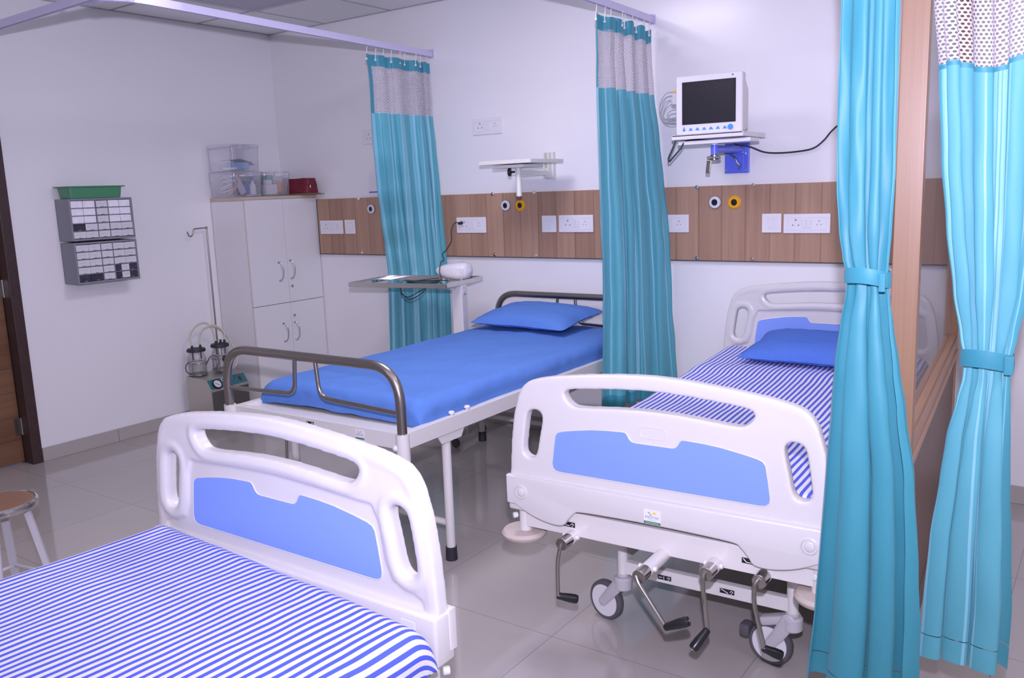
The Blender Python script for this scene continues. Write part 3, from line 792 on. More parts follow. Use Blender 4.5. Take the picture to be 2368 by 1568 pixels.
def maker_sticker(par, loc, normal, wd, name='maker_sticker', full=True):
    M0 = facing(loc, normal)
    h = wd*.82
    st = MB().add([M0 @ Vector(v) for v in [(-wd/2, -h/2, .0004), (wd/2, -h/2, .0004), (wd/2, h/2, .0004), (-wd/2, h/2, .0004), (-wd/2, -h/2, -.001), (wd/2, -h/2, -.001), (wd/2, h/2, -.001), (-wd/2, h/2, -.001)]],
                  [(0, 1, 2, 3), (7, 6, 5, 4), (0, 4, 5, 1), (1, 5, 6, 2), (2, 6, 7, 3), (3, 7, 4, 0)]).obj(name, 'sticker_white', par, smooth=False)
    def quad(x0, x1, y0, y1, z): return [M0 @ Vector(v) for v in [(x0, y0, z), (x1, y0, z), (x1, y1, z), (x0, y1, z)]]
    MB().add(quad(-wd/2, wd/2, -h/2, -h*.33, .0007), [(0, 1, 2, 3)]).obj('green_band', 'sticker_green', st, smooth=False)
    def leaf(x0, x1, y0, amp, th, mat, up_=1):
        a = []; b = []
        for k in range(13):
            t = k/12; x = lerp(x0, x1, t); c = y0+amp*math.sin(PI*t*(1 if mat == 'sticker_yellow' else 1.55)+(0 if mat == 'sticker_yellow' else .5))
            w_ = th*math.sin(PI*min(max(t, .02), .98))+th*.12
            a.append(M0 @ Vector((x, c+w_, .0008))); b.append(M0 @ Vector((x, c-w_, .0008)))
        MB().add(a+b, [(k, k+1, 13+k+1, 13+k) for k in range(12)]).obj('leaf_mark', mat, st, smooth=False)
    leaf(-.27*wd, -.01*wd, .16*wd, .075*wd, .036*wd, 'sticker_leaf'); leaf(-.02*wd, .27*wd, .12*wd, .13*wd, .048*wd, 'sticker_yellow')
    text_mesh('MEDITEK', wd*.205, M0 @ Matrix.Translation((0, -.035*wd, .0008)), 'sticker_purple', st, 'maker_lettering', .0001, sx=1.02)
    if full:
        text_mesh('E N G I N E E R S', wd*.062, M0 @ Matrix.Translation((0, -.185*wd, .0008)), 'sticker_purple', st, 'small_lettering', .0001)
        text_mesh('www.meditekengineers.com', wd*.068, M0 @ Matrix.Translation((0, -.335*wd, .0010)), 'sticker_white', st, 'web_lettering', .0001)
    return st
def crank_sign(par, loc, normal, wd, kind, name='crank_sign'):
    """small black pictogram plate: bent bed outline and a turning arrow"""
    M0 = facing(loc, normal); h = wd*.33
    p = MB().box((0, 0, 0), (wd, h, .0012), 0, None, 1, M0).obj(name, 'black_plastic', par, smooth=False)
    L = {'knee': [(-.42, -.02), (-.3, .1), (-.18, -.06), (.12, -.08)], 'back': [(-.42, .12), (-.22, -.08), (.14, -.08)], 'tilt': [(-.42, .12), (.08, -.1)], 'height': [(-.42, 0), (-.16, 0)]}[kind]
    m = MB(); m.tube([M0 @ Vector((x*wd, y*wd, .0012)) for x, y in L], .0011, 6)
    if kind == 'height': m.tube([M0 @ Vector((-.04*wd, y*wd, .0012)) for y in (-.11, .11)], .0011, 6)
    c = [M0 @ Vector(((.31+.1*math.cos(a))*wd, (-.02+.1*math.sin(a))*wd, .0012)) for a in [PI*k/8 for k in range(9)]]
    m.tube(c, .0011, 6); m.sph(M0 @ Vector((.31*wd, -.09*wd, .0012)), .0018)
    m.obj('pictogram', 'sticker_white', p)
    return p

def crank(par, tube_a, hub_y, x, z, arm, grip, label=None):
    """tube along y ending at hub_y (toward the viewer), steel hub, arm polyline and black grip"""
    t = MB(); t.cyl((x, tube_a, z), (x, hub_y+.045, z), .0205, 22)
    tb = t.obj('crank_tube', 'white_enamel', par)
    h = MB(); h.cyl((x, hub_y+.047, z), (x, hub_y, z), .0198, 24, bev=.0015); h.obj('hub', 'steel', tb)
    for q in (-1, 1):
        s = MB(); s.cyl((x+q*.018, hub_y+.062, z+.004), (x+q*.028, hub_y+.062, z+.004), .0075, 12, bev=.002); s.obj('set_screw', 'light_plastic', tb)
    a = MB(); a.tube(fillet(arm, .02, 6), .0062, 10); a.obj('crank_arm', 'steel', tb)
    g0, g1 = Vector(grip[0]), Vector(grip[1]); d = (g1-g0)
    g = MB(); L = d.length; q = d.to_track_quat('Z', 'Y').to_matrix().to_4x4(); T = Matrix.Translation(g0) @ q
    g.lathe([(.0085, -.004), (.0105, 0), (.0112, .01), (.0138, L*.55), (.0142, L*.85), (.0125, L*.97), (.009, L)], 20, T)
    g.obj('grip', 'black_plastic', tb)
    MB().cyl(g1-d.normalized()*.001, g1+d.normalized()*.0012, .0058, 14).obj('grip_screw', 'chrome', tb)
    return tb

def caster(par, x, y, ztop, ang, brake, R=.069):
    """swivel caster: ang = heading of the trailing wheel from the stem"""
    c, s = math.cos(ang), math.sin(ang); trail = .075 if not brake else .066
    dirv = Vector((c, s, 0)); ax = Vector((-s, c, 0)); ctr = Vector((x, y, R))+dirv*trail
    m = MB(); m.cyl((x, y, ztop-.012), (x, y, ztop), .021, 22, bev=.002); m.cyl((x, y, ztop-.058), (x, y, ztop-.012), .031, 24, bev=.006)
    A = Vector((x, y, ztop-.038))
    for q in (-1, 1):
        off = ax*q*.0235
        P0 = A+off*.75+dirv*.004; P1 = ctr+off
        if brake:
            prof = [(P0+Vector((0, 0, .012)), .024), (lerp(P0, P1, .5), .020), (P1, .016)]
        else: prof = [(P0, .022), (lerp(P0, P1, .5), .0195), (P1, .0155)]
        pts = [p for p, _ in prof]
        T = Matrix((dirv, ax, Vector((0, 0, 1)))).transposed().to_4x4()
        # flat fork blade: scaled tube
        mm = MB(); mm.tube([pts[0], pts[1], pts[2]], [r for _, r in prof], 16); mm.sph(pts[2], prof[2][1]); mm.sph(pts[0], prof[0][1])
        cen = P1.dot(ax)
        for v in mm.v:
            dd = v.dot(ax); base = cen
            k = base+(dd-base)*.32; v += ax*(k-dd)
        m.add(mm.v, mm.f)
    if brake:
        m.box(A+dirv*.05+Vector((0, 0, .0)), (.10, .040, .03), .010, Matrix.Rotation(ang, 3, 'Z') @ Matrix.Rotation(.35, 3, 'Y'))
    f = m.obj('caster', 'grey_plastic', par)
    T = Matrix.Translation(ctr) @ Matrix((dirv, Vector((0, 0, 1)), ax)).transposed().to_4x4()
    MB().lathe([(R*.80, -.014), (R*.93, -.0145), (R*.99, -.009), (R, 0), (R*.99, .009), (R*.93, .0145), (R*.80, .014)], 44, T).obj('tyre', 'dark_rubber', f)
    MB().lathe([(.0, -.0145), (R*.80, -.0145), (R*.82, -.012), (R*.82, .012), (R*.80, .0145), (.0, .0145)], 44, T).obj('wheel_disc', 'light_plastic', f)
    if brake:
        bb = MB(); bb.box(ctr+dirv*(R+.012)+Vector((0, 0, .022)), (.034, .046, .04), .010, Matrix.Rotation(ang, 3, 'Z'))
        bb.obj('brake_pedal', 'dark_rubber', f)
    return f

def hospital_bed(loc, rz, label, dz, full=True):
    t = thing('hospital_bed', label, 'hospital bed', loc, rz, None)
    fb = make_board(t, 0, dz, -1, 'footboard')
    hb = make_board(t, 1.985, dz+.055, 1, 'headboard')
    # frame
    m = MB(); m.bx(-.450, .450, .016, .062, .397+dz, .474+dz, .004)
    m.obj('end_beam', 'white_enamel', t)
    MB().bx(-.45, .45, 1.965, 2.005, .397+dz, .474+dz, .004).obj('end_beam', 'white_enamel', t)
    for q in (-1, 1): MB().bx(q*.43-.018, q*.43+.018, .062, 1.965, .415+dz, .468+dz, .004).obj('side_rail', 'white_enamel', t)
    MB().bx(-.425, .425, .075, 1.95, .47+dz, .50+dz, .006).obj('mattress_platform', 'white_enamel', t)
    for yy, nm in ((.034, 0), (1.985, 1)):
        for q in (-1, 1):
            b = MB(); b.cyl((q*.462, yy, .376+dz), (q*.462, yy, .50+dz), .0205, 22); p = b.obj('corner_post', 'white_enamel', t)
            MB().lathe([(.05, -.013), (.066, -.012), (.073, -.004), (.0735, .002), (.066, .011), (.045, .013)], 36, Matrix.Translation((q*.470, yy, .368+dz))).obj('bumper_disc', 'bumper_plastic', p)
            k = MB(); kx = q*.466-.012; k.cyl((q*.466-.008 if q > 0 else q*.466-.016, yy-.016, .430+dz), (q*.466-.012 if q > 0 else q*.466-.026, yy-.028, .430+dz), .0095, 14, bev=.002); k.obj('screw_cap', 'light_plastic', p)
    # base
    zb = .19
    for q, xx in ((-1, -.225), (1, .335)):
        for yy in (.255, 1.72):
            MB().cyl((xx, yy, zb), (xx, yy, .415+dz), .0175, 20).obj('leg_post', 'white_enamel', t)
        MB().bx(xx-.015, xx+.015, .255, 1.72, .235, .275, .003).obj('base_rail', 'white_enamel', t)
    for yy in (.255, 1.72):
        MB().bx(-.225, .335, yy-.014, yy+.014, .192, .236, .004).obj('base_cross_bar', 'white_enamel', t)
    MB().bx(.046, .060, .245, .275, .232, .415+dz, .002).obj('divider_plate', 'white_enamel', t)
    MB().tube(fillet([(-.30, .30, .415+dz), (-.34, .30, .30), (-.33, .55, .24), (-.30, .9, .40)], .08, 8), .017, 14).obj('lift_arm', 'white_enamel', t)
    caster(t, -.225, .255, zb, math.radians(165), False); caster(t, .335, .255, zb, math.radians(172), True)
    caster(t, -.225, 1.72, zb, math.radians(120), False); caster(t, .335, 1.72, zb, math.radians(100), True)
    if full:
        crank(t, .30, -.060, -.277, .398+dz, [(-.277, -.060, .402+dz), (-.279, -.066, .385+dz), (-.288, -.068, .34+dz), (-.287, -.07, .232+dz)], [(-.288, -.068, .232+dz), (-.240, -.030, .215+dz)])
        crank(t, .40, -.150, .021, .397+dz, [(.012, -.150, .40+dz), (.022, -.157, .385+dz), (.105, -.165, .282+dz), (.112, -.166, .279+dz)], [(.108, -.166, .279+dz), (.170, -.150, .306+dz)])
        crank(t, .40, -.064, .182, .406+dz, [(.180, -.064, .413+dz), (.176, -.071, .395+dz), (.178, -.072, .37+dz), (.193, -.075, .248+dz)], [(.192, -.078, .250+dz), (.166, -.12, .207+dz)])
        crank(t, .30, -.030, .319, .401+dz, [(.319, -.030, .41+dz), (.309, -.038, .395+dz), (.311, -.042, .34+dz), (.343, -.05, .222+dz)], [(.342, -.05, .224+dz), (.385, -.028, .203+dz)])
        crank_sign(t, (-.294, .0155, .4335+dz), (0, -1, 0), .048, 'knee'); crank_sign(t, (.281, .0155, .434+dz), (0, -1, 0), .048, 'back')
        crank_sign(t, (-.070, .2405, .212), (0, -1, 0), .046, 'height'); crank_sign(t, (.138, .2405, .214), (0, -1, 0), .046, 'tilt')
        maker_sticker(fb, (.003, -.0145, .522+dz), (0, -1, 0), .052)
    return t

def fold(s, half, r):
    """arc length s measured from the middle -> (position, drop)"""
    a = abs(s); sg = 1 if s >= 0 else -1
    if a <= half-r: return s, 0.
    q = a-(half-r)
    if q < r*PI/2: return sg*(half-r+r*math.sin(q/r)), r*(1-math.cos(q/r))
    return sg*half, r+(q-r*PI/2)
def sheet_mesh(hx, y0, y1, r, hgt, nu, nv, topz, wr=.0025, seed=0., hem=.0, shear=0., waves=.006):
    """draped sheet over a mattress; local x across, y along"""
    Ly = (y1-y0)/2; cy = (y0+y1)/2
    S = hx-r+r*PI/2+(hgt-r); T = Ly-r+r*PI/2+(hgt-r)
    def fn(u, v):
        s = lerp(-S, S, u); tt = lerp(-T, T, v)
        px, dx = fold(s, hx, r); py, dy = fold(tt, Ly, r)
        dh = dx+dy
        lim = hgt+hem*(N(s*4+seed, tt*4)+.5*N(s*11, tt*11+seed))
        k = min(dh, lim)
        side = min(1, k/.03)
        wv = waves*side*(N(tt*5+seed, s*5, 2.)+.6*N(tt*13, s*13+seed, 5.))
        ox = math.copysign(1, s)*wv*(1 if dx > .01 else 0); oy = math.copysign(1, tt)*wv*(1 if dy > .01 else 0)
        w = wr*(N(px*5+seed, py*4)+.6*N(px*13+seed, py*9, 1.5))*(1-side*.7)
        z = topz(px, cy+py)-k+w
        return (px+ox+shear*(py), cy+py+oy, z)
    return MB().grid(nu, nv, fn, lambda u, v: (lerp(-S, S, u)+2, lerp(-T, T, v)+3))
def pillow_mesh(a, b, h, seed, sag=.0):
    m = MB()
    def surf(sgn):
        def fn(u, v):
            x = 2*u-1; y = 2*v-1
            k = (max(0, 1-abs(x)**2.8)**.46)*(max(0, 1-abs(y)**2.8)**.46)
            X = a*x*(1-.07*(1-abs(y))**1.2*abs(x)); Y = b*y*(1-.10*(1-abs(x))**1.2*abs(y))
            z = sgn*h*k*(1 if sgn > 0 else .45)+.006*N(x*2.2+seed, y*2.2)*k+.003*N(x*8+seed, y*8)
            return (X, Y, z)
        return fn
    m.grid(34, 26, surf(1)); m.grid(34, 26, surf(-1))
    return m

# ---- bed at the wall
B3 = (4.007, -2.127, 0.); R3 = math.radians(1.9)
bedA = hospital_bed(B3, R3, 'white hospital bed with blue board insets and crank handles, head against the back wall', 0.)
mt = tag(sheet_mesh(.462, .085, 1.96, .035, .115, 150, 170, lambda x, y: .617+.045*max(0, min(1, (y-.9)/1.0))+.006*max(0, 1-((y-1.48)/.10)**2)*(.5+.5*math.cos(x*2)), .0022, 3.1, waves=.003).obj('mattress', 'striped_sheet', None, ang=180, recalc=False),
         'striped blue and white mattress on the bed whose head is at the back wall', 'mattress')
mt.location = B3; mt.rotation_euler = (0, 0, R3)
p = tag(pillow_mesh(.33, .185, .068, 1.7).obj('pillow', 'blue_pillowcase', None, ang=180), 'dark blue pillow on the striped mattress against the back wall', 'pillow')
p.location = (4.005, -.385, .705); p.rotation_euler = (math.radians(9), 0, math.radians(-2))

# ---- near bed, seen from its mattress side
B1 = (3.4575, -2.99, 0.); R1 = PI
bedB = hospital_bed(B1, R1, 'white hospital bed in the foreground, its footboard facing the back wall', .03, full=True)
mt = tag(sheet_mesh(.503, .070, 1.90, .05, .090, 170, 190, lambda x, y: .626-.012*max(0, -x-.30)**2/.04, .0035, 8.4, shear=0., waves=.006).obj('mattress', 'striped_sheet', None, ang=180, recalc=False),
         'blue and white striped mattress in the lower left foreground', 'mattress')
mt.location = (B1[0]+.048, B1[1], 0); mt.rotation_euler = (0, 0, R1-math.radians(4.0))

# ================================================================== STEEL COT
O2 = (2.487, -2.05, 0.); RZ2 = math.radians(.4)
cot = thing('steel_cot', 'white steel ward cot with tubular steel end rails and a plain blue mattress', 'cot', O2, RZ2)
W2, L2, ZR2 = .486, 1.955, .602
m = MB()
m.bx(-W2, W2, 0, .034, ZR2-.062, ZR2, .003); m.bx(-W2, W2, L2-.034, L2, ZR2-.062, ZR2, .003)
m.bx(-W2, -W2+.034, .034, L2-.034, ZR2-.062, ZR2, .003); m.bx(W2-.034, W2, .034, L2-.034, ZR2-.062, ZR2, .003)
m.obj('side_frame', 'white_enamel', cot)
m = MB(); m.bx(-W2+.034, W2-.034, .034, L2-.034, ZR2-.022, ZR2-.014)
for k in range(1, 5): m.bx(-W2+.034, W2-.034, L2*k/5-.004, L2*k/5+.004, ZR2-.0145, ZR2-.011)
m.obj('bed_deck', 'white_enamel', cot, smooth=False)
def end_rail(y, out, nm):
    r = MB()
    xo = W2+.004
    r.tube(fillet([(-xo, y, ZR2-.04), (-xo, y, .853), (xo, y, .853), (xo, y, ZR2-.04)], .155, 14), .0185, 20)
    o = r.obj(nm, 'dull_steel', cot)
    for q in (-1, 1):
        MB().tube(fillet([(q*.058, y, .845), (q*.072, y, .698), (q*xo, y, .682)], .05, 10), .0085, 12).obj('inner_rod', 'dull_steel', o)
        hld = MB(); hld.cyl((q*xo, y, ZR2-.098), (q*xo, y, ZR2+.006), .0255, 24); hh = hld.obj('rail_socket', 'white_enamel', cot)
        MB().sph((q*xo-.018, y+out*.020, ZR2-.045), .0125).obj('screw_knob', 'light_plastic', hh)
end_rail(-.012, -1, 'foot_rail'); end_rail(L2+.012, 1, 'head_rail')
for yy in (.285, 1.70):
    for q in (-1, 1):
        xx = q*(W2-.040)
        l = MB(); l.cyl((xx, yy, .05), (xx, yy, ZR2-.06), .0185, 20); lg = l.obj('leg', 'white_enamel', cot)
        MB().lathe([(.024, 0), (.0245, .004), (.0225, .055), (.019, .056)], 22, Matrix.Translation((xx, yy, 0))).obj('rubber_foot', 'black_rubber', lg)
        xb = q*(W2-.012)
        b = MB(); b.add([(xb-.003, yy-.085, ZR2-.06), (xb-.003, yy+.085, ZR2-.06), (xb-.003, yy+.06, ZR2-.098), (xb-.003, yy-.06, ZR2-.098), (xb+.003, yy-.085, ZR2-.06), (xb+.003, yy+.085, ZR2-.06), (xb+.003, yy+.06, ZR2-.098), (xb+.003, yy-.06, ZR2-.098)],
                        [(3, 2, 1, 0), (4, 5, 6, 7), (0, 1, 5, 4), (1, 2, 6, 5), (2, 3, 7, 6), (3, 0, 4, 7)])
        b.bx(min(xx, xb), max(xx, xb), yy-.02, yy+.02, ZR2-.066, ZR2-.055); b.obj('leg_bracket', 'white_enamel', lg, smooth=False)
    MB().cyl((-W2+.04, yy, .155), (W2-.04, yy, .155), .014, 16).obj('leg_cross_bar', 'white_enamel', cot)
for yy in (.30, .40):
    MB().lathe([(.006, -.004), (.006, .006), (.0125, .007), (.0125, .012), (.009, .016), (.0, .017)], 18, Matrix.Translation((W2-.017, yy, ZR2))).obj('frame_knob', 'light_plastic', cot)
m = MB(); m.cyl((-.19, .30, .50), (-.19, .05, .50), .016, 18); cr = m.obj('crank_tube', 'white_enamel', cot)
MB().tube(fillet([(-.19, .05, .50), (-.19, .025, .49), (-.200, .02, .292)], .02, 5), .0062, 10).obj('crank_arm', 'steel', cr)
MB().lathe([(.010, 0), (.0138, .05), (.0138, .095), (.009, .104)], 18, Matrix.Translation((-.203, .02, .288)) @ Matrix.Rotation(PI/2, 4, 'Y') @ Matrix.Rotation(-.35, 4, 'X')).obj('grip', 'black_plastic', cr)
crank_sign(cot, (-.010, -.0008, .582), (0, -1, 0), .042, 'back'); maker_sticker(cot, (.263, -.0012, .573), (0, -1, 0), .046, full=False)
mt = tag(sheet_mesh(.458, .125, 1.92, .055, .098, 140, 210, lambda x, y: .697+.008*max(0, min(1, (y-1.1)/.6))-.012*(abs(x)/.455)**3, .0065, 1.2, hem=.016, waves=.009).obj('mattress', 'blue_sheet', None, ang=180, recalc=False),
         'thin plain blue sheeted mattress on the white steel cot', 'mattress')
mt.location = O2; mt.rotation_euler = (0, 0, RZ2)
p = tag(pillow_mesh(.315, .20, .066, 4.4).obj('pillow', 'blue_sheet', None, ang=180), 'plain blue pillow at the head of the steel cot', 'pillow')
p.location = (2.425, -.33, .762); p.rotation_euler = (math.radians(7), 0, math.radians(-3))

# ================================================================== STORAGE CABINET AND WHAT STANDS ON IT
ZC = 1.482
cab = thing('storage_cabinet', 'tall white four-door laminate cabinet in the far corner against the left wall', 'cabinet', (0, -.31, 0))
m = MB(); m.bx(.003, .346, -.31, .303, .06, ZC-.02); m.bx(.02, .335, -.29, .29, 0, .06)
m.obj('carcass', 'laminate_white', cab, smooth=False)
m = MB(); m.bx(.001, .368, -.313, .306, ZC-.021, ZC, .002)
m.bx(.3455, .3475, -.3115, -.298, .06, ZC-.02); m.bx(.001, .346, -.3112, -.3095, ZC-.027, ZC-.02)
m.bx(.003, .0065, -.3112, -.3095, .06, ZC-.02)
m.obj('edge_banding', 'laminate_edge', cab, smooth=False)
def cab_door(y0, y1, z0, z1, hy, hz, lock):
    d = MB().bx(.348, .366, y0, y1, z0, z1, .0012, 1).obj('door', 'laminate_white', cab, smooth=False)
    pts = [(.364, hy, hz+.062), (.376, hy+.004, hz+.062), (.391, hy+.012, hz+.035), (.395, hy+.015, hz), (.391, hy+.012, hz-.035), (.376, hy+.004, hz-.062), (.364, hy, hz-.062)]
    k = MB(); k.tube(smooth_path(pts, 5), .0046, 10); k.cyl((.365, hy, hz+.062), (.369, hy, hz+.062), .0085, 14); k.cyl((.365, hy, hz-.062), (.369, hy, hz-.062), .0085, 14)
    k.obj('door_handle', 'chrome', d)
    if lock: MB().cyl((.365, hy+.003, lock), (.370, hy+.003, lock), .010, 18).obj('lock', 'steel', d)
zs = .752
cab_door(-.309, -.0035, zs+.002, ZC-.022, -.078, .972, None); cab_door(.0, .303, zs+.002, ZC-.022, .022, .978, .862)
cab_door(-.309, -.0035, .065, zs-.002, -.078, .55, None); cab_door(.0, .303, .065, zs-.002, .022, .547, .657)

def clear_box(x0, x1, y0, y1, z0, z1, label):
    cx, cy = (x0+x1)/2, (y0+y1)/2
    t = thing('storage_box', label, 'storage box', (cx, cy, z0), 0, 'clear plastic boxes on the cabinet')
    hx, hy, h = (x1-x0)/2, (y1-y0)/2, z1-z0-.016
    tp = .94
    def ring(sx, sy, z, n=6, r=.022):
        pts = []
        for qx, qy, a0 in ((1, 1, 0), (-1, 1, PI/2), (-1, -1, PI), (1, -1, 1.5*PI)):
            for k in range(n+1):
                a = a0+PI/2*k/n; pts.append((qx*(sx-r)+r*math.cos(a), qy*(sy-r)+r*math.sin(a), z))
        return pts
    def shell(rings, closeb, closet):
        m = MB(); n = len(rings[0]); vs = [p for r in rings for p in r]; fs = []
        for i in range(len(rings)-1):
            for k in range(n): fs.append((i*n+k, i*n+(k+1) % n, (i+1)*n+(k+1) % n, (i+1)*n+k))
        if closeb: fs.append(tuple(reversed(range(n))))
        if closet: fs.append(tuple((len(rings)-1)*n+k for k in range(n)))
        return m.add(vs, fs)
    shell([ring(hx*tp, hy*tp, .001), ring(hx*.985, hy*.985, h-.012), ring(hx, hy, h-.01), ring(hx, hy, h)], True, False).obj('box_body', 'clear_box', t, recalc=False)
    shell([ring(hx*1.005, hy*1.005, h+.0005), ring(hx*1.01, hy*1.01, h+.012), ring(hx*.96, hy*.96, h+.0155), ring(hx*.95, hy*.95, h+.013)], False, True).obj('lid', 'clear_box', t, recalc=False)
    for q in (-1, 1): MB().bx(hx-.002, hx+.006, q*.0-.03, .03, h-.02, h+.014, .002).obj('clip', 'clear_box', t) if q > 0 else None
    return t
bz1 = ZC+.001
clear_box(.012, .285, -.632, -.392, bz1, bz1+.168, 'lower left clear plastic box of tubing, on the cabinet')
clear_box(.016, .281, -.628, -.397, bz1+.170, bz1+.345, 'clear plastic box stacked on top of another box on the cabinet')
clear_box(.030, .285, -.384, -.150, bz1, bz1+.165, 'clear plastic box with green packs beside the red pouch on the cabinet')
def content(name, label, cat, mat, mb, grp=None): return tag(mb.obj(name, mat), label, cat, grp)
# lower box: coiled tubing, a bottle, a blue pack
rnd = random.Random(4)
m = MB()
for k in range(5):
    cx, cy = .10+.02*rnd.random(), -.56+.025*rnd.random(); a = .045+.03*rnd.random()
    m.tube([(cx+a*.9*math.cos(q), cy+a*.7*math.sin(q), bz1+.022+.02*k+.035*math.sin(q+k)*.5+.03) for q in [2*PI*j/26 for j in range(26)]], .0042, 8, closed=True)
content('tubing_coil', 'coil of clear tubing inside the lower left box', 'tubing', 'pack_white', m)
m = MB(); m.tube(smooth_path([(.17, -.60, bz1+.014), (.2, -.57, bz1+.05), (.2, -.545, bz1+.09), (.18, -.53, bz1+.11)], 6), .007, 8)
content('orange_tube', 'orange rubber tube inside the lower left box', 'tube', 'fabric_red_orange', m)
m = MB(); m.box((.15, -.483, bz1+.075), (.02, .05, .12), .008, Matrix.Rotation(.5, 3, 'X'))
content('white_pouch', 'folded white pouch with blue dots leaning inside the lower left box', 'pouch', 'pack_white', m)
m = MB(); m.lathe([(.020, 0), (.021, .006), (.021, .06), (.014, .072), (.010, .078), (.010, .092)], 20, Matrix.Translation((.225, -.437, bz1+.014)))
t = tag(m.obj('saline_bottle', 'pack_white'), 'small white bottle with blue cap inside the lower left box', 'bottle')
b_ = MB().cyl((.225, -.437, bz1+.106), (.225, -.437, bz1+.13), .012, 16); b_.obj('bottle_cap', 'pack_blue', t)
m = MB(); m.box((.13, -.43, bz1+.06), (.14, .03, .09), .01); content('blue_pack', 'blue wrapped pack at the back of the lower left box', 'pack', 'pack_blue', m)
# upper box
z2 = bz1+.170+.006
m = MB(); m.box((.15, -.51, z2+.03), (.10, .06, .05), .006); m.box((.20, -.48, z2+.03), (.06, .05, .045), .006, Matrix.Rotation(.3, 3, 'Z'))
content('light_blue_pack', 'light blue medicine pack inside the top box', 'pack', 'pack_light_blue', m)
m = MB().grid(12, 12, lambda u, v: (.09+.15*u, -.58+.16*v, z2+.066+.008*math.sin(6*v)-.03*max(0, v-.84)/.16), None)
content('blue_pouch', 'dark blue cloth pouch lying over packs in the top box', 'pouch', 'pack_blue', m)
m = MB(); m.box((.20, -.585, z2+.012), (.09, .03, .016), .004, Matrix.Rotation(.5, 3, 'Z')); content('syringe_pack', 'white syringe pack on the floor of the top box', 'pack', 'pack_white', m)
# right box
m = MB(); m.box((.10, -.267, bz1+.08), (.05, .19, .13), .006); content('green_pack', 'green pack filling the back of the box beside the red pouch', 'pack', 'pack_green', m)
m = MB(); m.box((.20, -.275, bz1+.045), (.05, .10, .07), .006); m.box((.19, -.28, bz1+.095), (.04, .06, .035), .012)
content('white_carton', 'white carton in front of the green pack inside a clear box', 'carton', 'pack_white', m)
m = MB(); m.box((.20, -.185, bz1+.06), (.06, .025, .09), .004); content('red_striped_pack', 'pack with a red stripe at the right side of the green pack box', 'pack', 'fabric_red_orange', m)
# cardboard and red pouch
MBc = MB(); MBc.box((.285, -.085, bz1+.004), (.36, .13, .006), 0, Matrix.Rotation(.04, 3, 'Z')); MBc.box((.27, -.08, bz1+.0095), (.33, .125, .004), 0, Matrix.Rotation(-.03, 3, 'Z'))
tag(MBc.obj('cardboard', 'cardboard', smooth=False), 'flattened brown cardboard sticking out from the cabinet top under the red pouch', 'cardboard')
t = thing('zip_pouch', 'dark red zipped cloth pouch lying on cardboard on the cabinet', 'pouch', (.315, -.082, bz1+.0125), math.radians(4))
def pch(u, v):
    a = 2*PI*u; z = v
    k = (1-.25*v)*(1 if v < .9 else .93)
    ca, sa = math.cos(a), math.sin(a)
    X = .108*math.copysign(abs(ca)**.35, ca)*(1-.06*v); Y = .062*math.copysign(abs(sa)**.4, sa)*(1-.3*v*v)
    return (X+.004*N(4*ca+1, 3*sa, 3*v), Y+.006*N(4*ca, 3*sa+2, 4*v), .105*v-.008*v*(1+N(ca*2, sa*2))*.5)
m = MB().grid(48, 12, pch); n0 = len(m.v)
m.f.append(tuple(range(n0-49, n0-1))); m.f.append(tuple(reversed(range(48))))
m.obj('pouch_body', 'maroon_cloth', t, ang=60)
MB().tube([(.111-.01*i, -.045-.002*i, .055+.002*i) for i in range(10)], .0025, 6).obj('zip', 'frame_dark', t)
MB().box((.112, -.035, .045), (.003, .008, .02), .001).obj('zip_puller', 'chrome', t)

